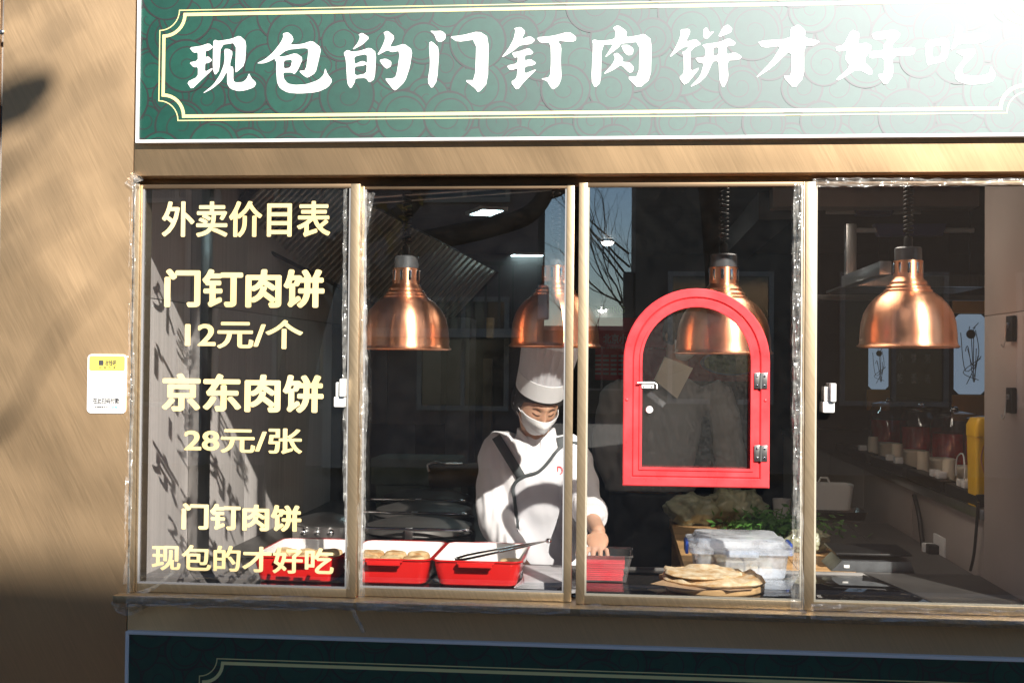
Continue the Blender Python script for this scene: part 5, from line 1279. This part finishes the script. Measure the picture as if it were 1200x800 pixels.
torso(mb, [((hx2, D2+.02, .98), .20, .15, 0), ((hx2+.015, D2+.02, 1.1), .185, .135, 0), ((hx2+.05, D2+.02, 1.3), .185, .125, 0), ((nk.x-.01, D2+.02, zs), .175, .105, 0), ((nk.x, D2+.02, zs+.05), .10, .08, 0), ((nk.x, D2+.02, zs+.075), .066, .062, 0)])
limb(mb, [sA+Vector((.03, 0, 0)), sA, eA, wA+(eA-wA)*.3], [.072, .076, .07, .055], 20); limb(mb, [sB+Vector((-.03, 0, 0)), sB, eB, wB+(eB-wB)*.3], [.072, .076, .07, .055], 20)
me = blob(mb, .008, 6, folds); me.materials.append(M['jacket_shaded']); j2 = link('jacket', me, p2)
mb = MB(); torso(mb, [((hx2, D2+.02, .45), .22, .16, 0), ((hx2, D2+.02, .975), .185, .14, 0)])
for s in (-1, 1): limb(mb, [(hx2+s*.09, D2+.02, .7), (hx2+s*.10, D2, .46), (hx2+s*.10, D2+.02, .11)], [.10, .085, .07])
me = blob(mb, .01, 5); me.materials.append(M['trouser']); link('trousers', me, p2)
MB().add([nk+Vector((-.10, -.125, -.02)), nk+Vector((-.055, -.115, .085)), nk+Vector((.07, -.115, .035)), nk+Vector((.0, -.145, -.10)), nk+Vector((-.10, -.05, -.02)), nk+Vector((-.055, -.03, .085)), nk+Vector((.07, -.03, .035)), nk+Vector((.0, -.06, -.10))],
         [(0, 1, 2, 3), (7, 6, 5, 4), (0, 4, 5, 1), (1, 5, 6, 2), (2, 6, 7, 3), (3, 7, 4, 0)]).build('neckerchief', 'beige_ceramic', j2, smooth=0)
n = 40; rs = []
for i in range(18):
    ph = 1.2+(math.pi-.05-1.2)*i/17; rs.append([tuple(H2 @ head_fn(2*math.pi*k/n-math.pi, max(ph, 1.98 if abs(2*math.pi*k/n-math.pi) < 1.2 else 1.2), .01, False)) for k in range(n)])
MB().rings(rs, True).build('hair', 'hair', p2, smooth=80)
o = MB(); o.grid(lambda u, v: tuple(H2 @ head_fn((u-.5)*2.2, .46+v*1.0, .012, False)), 20, 14); o.build('face_mask', 'mask', p2, smooth=80, fix=False)
for s in (-1, 1): MB().ell((hx2+s*.095, D2-.045, .045), (.052, .138, .043)).build('shoe', 'black', p2)

# ------------------------------------------------------------------ crinkled plastic film round the frames
def film(label, pts, wdt, seed, amp=.010, nl=None, taper=None, base=-.03, flip=False):
    """a strip of film following pixel points (px,py), wdt in metres"""
    W_ = [P(a, b__, base) for a, b__ in pts]; path = lim(W_, max(4, int(sum((W_[i+1]-W_[i]).length for i in range(len(W_)-1))/(len(W_)-1)/.006)))
    NV_ = 9; vs = []; N = len(path)
    for i, p in enumerate(path):
        t_ = (path[min(i+1, N-1)]-path[max(i-1, 0)]).normalized(); nrm = Vector((-t_.z, 0, t_.x))
        wv = wdt*(1+.35*noise.noise(p*9+Vector((seed, 0, 0)))) * (taper(i/(N-1)) if taper else 1)
        for j in range(NV_):
            v_ = j/(NV_-1)-.5; q = p+nrm*wv*v_
            sl = i*.006; fx = noise.noise(Vector((v_*7+seed, sl*16, seed)))*amp*.7 + abs(noise.noise(Vector((v_*3+seed*2+sl*5, sl*9, 3))))*amp + .25*amp*noise.noise(Vector((q.x*90, q.z*90, seed)))
            edge_ = noise.noise(Vector((p.x*40, p.z*40, seed+j)))*.004
            vs.append((q.x+edge_*.5, base-.003-fx*(1-abs(v_)*.8), q.z+edge_))
    fs = [(i*NV_+j, i*NV_+j+1, (i+1)*NV_+j+1, (i+1)*NV_+j) for i in range(N-1) for j in range(NV_-1)]
    o = MB().add(vs, fs).build('plastic_film', 'plastic_film', smooth=0 if amp > .02 else 50, fix=False)
    return tag(o, label, 'plastic film', 'clear film taped round the window')
film('wrinkled clear film along the sill under the price lettering', [(148, 704), (260, 704), (415, 708)], .036, 1, base=-.087)
film('wrinkled clear film along the sill under the red trays', [(418, 709), (540, 711), (668, 713)], .030, 2, base=-.087)
film('wrinkled clear film along the sill under the hatch pane', [(680, 713), (800, 716), (945, 719)], .026, 3, base=-.087, amp=.006)
film('wrinkled clear film along the sill under the dusty pane', [(950, 716), (1080, 719), (1215, 724)], .040, 4, base=-.087, amp=.014)
film('folded film strip down the jamb beside the payment card', [(156, 215), (154, 400), (152, 560), (148, 700)], .020, 5, base=-.036)
film('bunched film hanging from the top of the red tray pane', [(431, 226), (427, 260), (422, 300)], .040, 6, amp=.03, base=-.012, taper=lambda u: 1.0-.6*u)
film('thin film edge down beside the cooking bench side of the stile', [(425, 300), (427, 420), (426, 520), (424, 620), (424, 700)], .022, 7, amp=.014, base=-.012)
film('film strip down the stile between hatch pane and dusty pane', [(936, 215), (934, 380), (935, 540), (934, 720)], .030, 8, amp=.012, base=-.030)
film('shiny film strip along the top of the dusty pane', [(952, 214), (1050, 214), (1215, 213)], .020, 9, amp=.012, base=-.030)
film('crumpled film knot at the top corner over the payment card', [(152, 208), (164, 217)], .045, 10, amp=.03, base=-.042)
film('crumpled film knot at the lower corner below the payment card', [(138, 700), (150, 712), (175, 702)], .040, 11, amp=.04, base=-.046)
film('loose film tail hanging below the sill between the trays', [(414, 712), (419, 725), (427, 740)], .012, 12, amp=.02, base=-.090)
film('film strip over the pale stile seen inside the lettered pane edge', [(405, 222), (404, 400), (405, 560), (408, 690)], .012, 13, amp=.006, base=-.022)
film('film smear slanting over the lower corner of the lettered pane', [(160, 694), (180, 688), (204, 668)], .010, 14, amp=.010, base=-.030)
